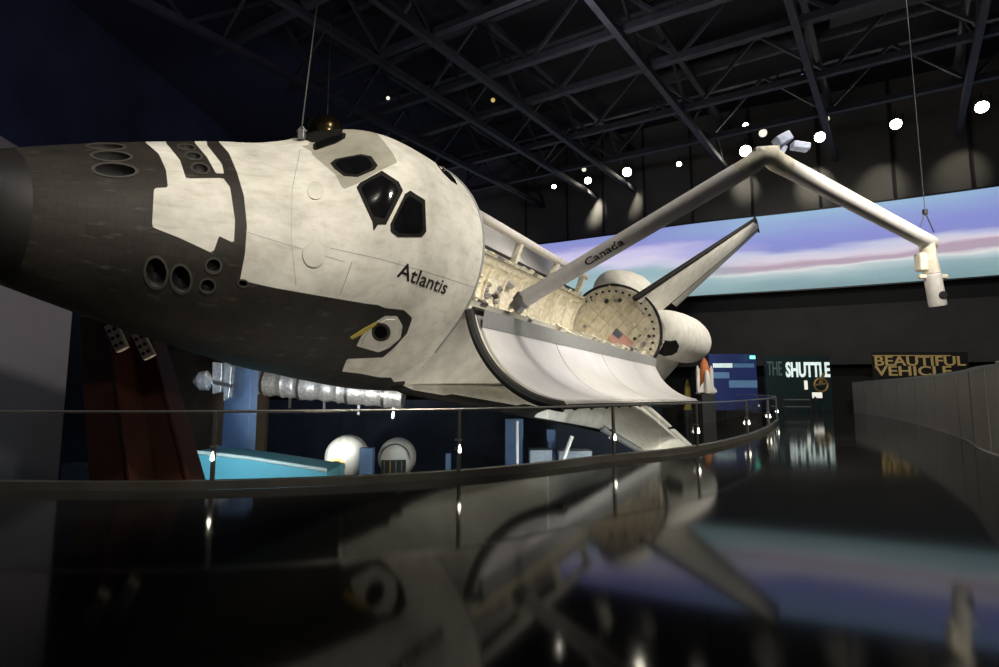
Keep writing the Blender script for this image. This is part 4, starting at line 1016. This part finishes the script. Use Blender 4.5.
# ================================================================== FAR END OF THE WALKWAY
def panel(name, label, cat, x0, y0, x1, y1, Y, m, th=.25, tofloor=True):
    a, b_ = at(x0, y0, Y), at(x1, y1, Y); z0 = 0 if tofloor else b_.z
    o = thing(name, label, cat, ((a.x+b_.x)/2, Y, z0)); mb = MB(); mb.box((0, th/2, (a.z-z0)/2), (b_.x-a.x, th, a.z-z0)); mb.build('board', m, o, bevel=.01)
    return o, (lambda x, y, e=0.: at(x, y, Y)-Vector((o.location.x, Y+e, z0)))
o, q = panel('shuttle_sign', 'dark teal sign wall with white capital lettering at the far end of the walkway', 'sign', 765, 355, 833, 410, 36.5, M['tealpanel'])
place_text('sign_lettering', 'SHUTTLE', q(786, 376.5), (1, 0, 0), (0, 0, 1), (q(786, 362)-q(786, 376.5)).z, M['signwhite'], o, .02, width=(q(830, 370)-q(786, 370)).x, bold=.03)
place_text('dim_lettering', 'THE', q(767.5, 375.5), (1, 0, 0), (0, 0, 1), (q(786, 362)-q(786, 376)).z, M['signteal'], o, .02, width=(q(782, 370)-q(767.5, 370)).x)
o, q = panel('information_panel', 'blue lit information panel left of the teal sign wall', 'panel', 709, 354, 758, 400, 37.5, M['bluesign'])
for y_, x0_, x1_, m_, tx in ((367.5, 712, 732, 'signwhite', 'SPACECRAFT'), (367.5, 733, 755, 'bluesign2', 'ENGINEERS'), (378.5, 713, 729, 'bluesign2', 'MISSION')):
    pass
mb = MB(); mb.box(q(720.5, 375.3)+Vector((0, -.02, 0)), ((q(16, 0)-q(0, 0)).x, .03, .42)); mb.build('pale_band', M['bluesign2'], o)
mb = MB(); mb.box(q(743, 384)+Vector((0, -.02, 0)), ((q(26, 0)-q(0, 0)).x, .03, .5)); mb.build('picture_band', M['bluesign2'], o)
mb = MB()
for k in range(11): mb.box(q(713.5+k*1.8, 365.5)+Vector((0, -.02, 0)), (.085, .03, .30))
mb.build('headline_strokes', M['signwhite'], o)
mb = MB()
for k in range(12): mb.box(q(734+k*1.75, 365.5)+Vector((0, -.02, 0)), (.085, .03, .28))
mb.build('headline_strokes', M['bluesign2'], o)
o = MB().box((0, 0, 0), (.34, .12, .22)).build('exit_light', M['exitgreen'], None, bevel=.02); o.location = at(752.5, 357.3, 37); tag(o, 'small glowing green light above the blue information panel', 'light')
bl = [('BEAUTIFUL', 875, 365.5, 959), ('VEHICLE', 875, 375.5, 946)]
o, q = panel('gold_sign', 'dark wall sign with gold lettering behind the grey partition', 'sign', 874, 352, 972, 400, 33.2, M['wallblack'])
for tx, x0_, y0_, x1_ in bl:
    place_text('gold_lettering', tx, q(x0_, y0_), (1, 0, 0), (0, 0, 1), (q(0, 0)-q(0, 8.2)).z, M['gold'], o, .02, width=(q(x1_, 0)-q(x0_, 0)).x, bold=.012)
mb = MB(); mb.bar(q(872, 355.6)+Vector((0, -.05, 0)), q(950, 355.6)+Vector((0, -.05, 0)), .06, .05); mb.build('gold_rule', M['gold'], o)
# shuttle stack model
ms_ = at(706, 394, 37); sm = thing('rocket_model', 'white shuttle and orange tank model on a stand beyond the tail', 'model', (ms_.x, 37, -6))
B0 = Vector((0, 0, ms_.z+6))
mb = MB(); mb.box((0, 0, B0.z/2), (.9, .9, B0.z)); mb.build('stand', M['walldark'], sm)
mb = MB(); mb.lathe(B0+Vector((.05, .25, .2)), (0, 0, 1), [(0, .25), (.1, .32), (1.6, .32), (2.0, .22), (2.3, .05)], 20); mb.build('orange_tank', M['tankorange'], sm, True)
for sx in (-.42, .52):
    mb = MB(); mb.lathe(B0+Vector((sx, .25, 0)), (0, 0, 1), [(0, .2), (.2, .13), (1.7, .13), (1.95, .03)], 14); mb.build('side_booster', M['dome'], sm, True)
mb = MB(); mb.lathe(B0+Vector((.05, -.2, .05)), (0, 0, 1), [(0, .22), (.1, .24), (1.1, .2), (1.45, .12), (1.6, .03)], 16); mb.build('orbiter_model', M['dome'], sm, True)
mb = MB(); mb.extrude([B0+Vector((-.6, -.15, .1)), B0+Vector((.7, -.15, .1)), B0+Vector((.7, -.15, .25)), B0+Vector((.15, -.15, 1.0)), B0+Vector((-.05, -.15, 1.0)), B0+Vector((-.6, -.15, .25))], (0, .06, 0)); mb.build('model_wing', M['dome'], sm)
yp = at(687, 380, 38.5); o = thing('yellow_rocket_stand', 'yellow lit rocket model stand below the engine pod', 'model', (yp.x, yp.y, -6))
mb = MB(); mb.box((0, 0, 3), (.6, .6, 6)); mb.build('base', M['walldark'], o)
mb = MB(); mb.lathe((0, 0, 6), (0, 0, 1), [(0, .3), (.3, .22), (1.6, .2), (2.1, .05)], 14); mb.build('tube', M['yellow'], o, True)
# kiosk by the sign
kp = at(815, 400, 33); kk = thing('kiosk', 'small white kiosk screen on a stand before the teal sign wall', 'kiosk', (kp.x, 33, 0))
mb = MB(); mb.box((0, 0, .5), (.12, .12, 1.0)); mb.build('stand', M['darkmetal'], kk)
M['kioskscreen'] = mat('lit_kiosk_screen', (.8, .8, .75), .4, em=(.9, .9, .8), es=.7)
mb = MB(); mb.box((.15, 0, 1.08), (.6, .06, .34)); mb.build('screen', M['kioskscreen'], kk, bevel=.01)
mb = MB(); mb.box((-.5, 0, 1.7), (.18, .06, .55)); mb.build('side_sign', M['kioskscreen'], kk); mb = MB(); mb.bar((-.5, .05, 0), (-.5, .05, 1.5), .04); mb.build('sign_pole', M['darkmetal'], kk)
wp = at(821, 385, 34); o = thing('gold_ring_model', 'small gold ring model hung in front of the sign lettering', 'model', wp)
mb = MB(); mb.tube([Vector((math.cos(a)*.42, 0, math.sin(a)*.42)) for a in (2*PI*k/20 for k in range(21))], .06, 8); mb.build('ring', M['amber'], o, True)
mb = MB(); mb.bar((0, .05, .1), (.25, .05, .75), .14); mb.bar((-.3, .05, .0), (.3, .05, .1), .1); mb.build('arm', M['amber'], o)
mb = MB(); mb.bar((0, .05, -.4), (0, .05, -wp.z), .05); mb.build('stand', M['darkmetal'], o)
bp = at(797, 402, 31); o = thing('low_bench', 'low bench with pale rails before the teal sign wall', 'bench', (bp.x, 31, 0))
for z_ in (.45, .85):
    mb = MB(); mb.bar((-.8, 0, z_), (.8, 0, z_), .06); mb.build('rail', M['greymetal'], o)
for x_ in (-.75, .75):
    mb = MB(); mb.bar((x_, 0, 0), (x_, 0, .88), .06); mb.build('leg', M['darkmetal'], o)
# ================================================================== LIGHT
W = bpy.data.worlds.new('world'); scene.world = W; W.use_nodes = True
bg = W.node_tree.nodes['Background']; bg.inputs[0].default_value = (.5, .55, .8, 1); bg.inputs[1].default_value = .03
def spot(p, t, power, ang, col=(1, .93, .80), r=.35, blend=.6):
    l = bpy.data.lights.new('spot', 'SPOT'); l.energy = power; l.spot_size = math.radians(ang); l.spot_blend = blend; l.color = col; l.shadow_soft_size = r
    o = bpy.data.objects.new('spot_lamp', l); C.objects.link(o); o.location = p; d = Vector(t)-Vector(p); o.rotation_euler = d.to_track_quat('-Z', 'Y').to_euler(); return o
def point(p, power, col, r=.2):
    l = bpy.data.lights.new('point', 'POINT'); l.energy = power; l.color = col; l.shadow_soft_size = r
    o = bpy.data.objects.new('point_lamp', l); C.objects.link(o); o.location = p; return o
def area(p, t, power, sx, sy, col):
    l = bpy.data.lights.new('area', 'AREA'); l.energy = power; l.shape = 'RECTANGLE'; l.size = sx; l.size_y = sy; l.color = col
    o = bpy.data.objects.new('area_lamp', l); C.objects.link(o); o.location = p; d = Vector(t)-Vector(p); o.rotation_euler = d.to_track_quat('-Z', 'Y').to_euler(); return o
WARM = (1, .92, .78)
spot((7, 1, 18), (-3.2, 9.8, 5.2), 9500, 34, WARM, .5)
spot((1, -2, 18), (-6, 8.5, 4.5), 3800, 40, WARM, .5)
spot((6, -1, 7.5), (-3, 10.5, 4.2), 1700, 50, WARM, .5)  # unseen lower spot added to fill the lower flank
spot((14, 12, 18), (4, 22, 4), 16000, 46, WARM, .5)
spot((22, 24, 18.3), (9, 33, 4), 15000, 46, WARM, .5)
spot((13, 8, 9), (4, 20, 2), 4000, 55, WARM, .5)
spot((12, 3, 18), (6, 13, 6), 7000, 46, WARM, .5)
spot((12, 13, -2.5), (6.0, 21, .5), 1800, 60, WARM, .3)  # unseen low spot added to brighten the port wing
spot((9, 5.5, 2.6), (-.5, 16, .4), 900, 50, WARM, .3)  # unseen low spot added to fill the mid body under the door
spot((-9, 16, 12), (-9, 24, 24), 700, 150, (.8, .82, 1.), .8)  # unseen uplight added to bring out the roof beams on the left
for k in (0, 1, 2, 3, 6, 7):      # row of lamps washes the wall behind
    p = LPW[k]; spot(p+Vector((.1, .1, -.35)), (p.x+.95, p.y+2.3, p.z-1.9), (650 if k < 2 else 1500), 48, WARM, .15, 1.)
spot((-14, 30, 10), (-16, 44, 21), 900, 90, (.3, .35, 1.), .5)
spot((-18, 14, 12), (-26, 30, 17), 1200, 90, (.3, .35, 1.), .5)
spot((4, 22, 15), (4, 26, 24), 500, 150, (.8, .8, 1.), .8)
spot((15, 16, 15), (16, 22, 24), 350, 150, (.8, .8, 1.), .8)
spot((10, 6, 17), (12, 18, 0), 2500, 110, (1, .96, .9), .8)  # unseen wide spots added as overhead fill, this one and the next
spot((18, 20, 17), (22, 34, 2), 3500, 100, (1, .96, .9), .8)
spot((-7.5, 3, 11), (-12.4, 12, 2), 230, 80, (.85, .82, 1.), .4)
spot((6, 4, 11), (16, 21, .8), 6000, 60, WARM, .4)
# unseen spots added on the lower level to brighten flank, belly and exhibits
spot((4.5, 15, -4.2), (.2, 17, .2), 900, 70, WARM, .3)
spot((.5, 11.5, -4.5), (-2.6, 12.6, 1.2), 420, 70, WARM, .3)
spot((-3.5, 9.8, -4.5), (-5, 9.5, 2.6), 170, 80, (1, .85, .65), .3)
spot((-4, 16.5, -.3), (-6.1, 21, -1.2), 160, 70, (1, .97, .9), .1)
spot((-2.5, 17, -.3), (-4.3, 22.5, -1.4), 150, 70, (1, .97, .9), .1)
spot((-6.5, 11.5, .3), (-6.5, 14.5, -1), 300, 100, (.6, .9, 1.), .2)
spot((-8, 13.5, 1.0), (-10, 20, .5), 320, 70, (.6, .75, 1.), .2)
spot((-6, 17, -.5), (-8, 24, 1.6), 1100, 80, (1, .97, .9), .2)
spot((2, 15, -2), (1.5, 21, -1), 420, 80, (.75, .85, 1.), .2)
spot((4, 15, -1), (6, 20, -1), 300, 80, (1, .95, .85), .2)
spot((-4.5, 9.4, -1.5), (-7, 10.4, 0), 40, 90, (1, .8, .65), .1)
scene.view_settings.view_transform = 'Standard'; scene.view_settings.look = 'None'
scene.view_settings.exposure = 0.0; scene.view_settings.gamma = 1.0
try: scene.view_settings.use_curve_mapping = False
except Exception: pass
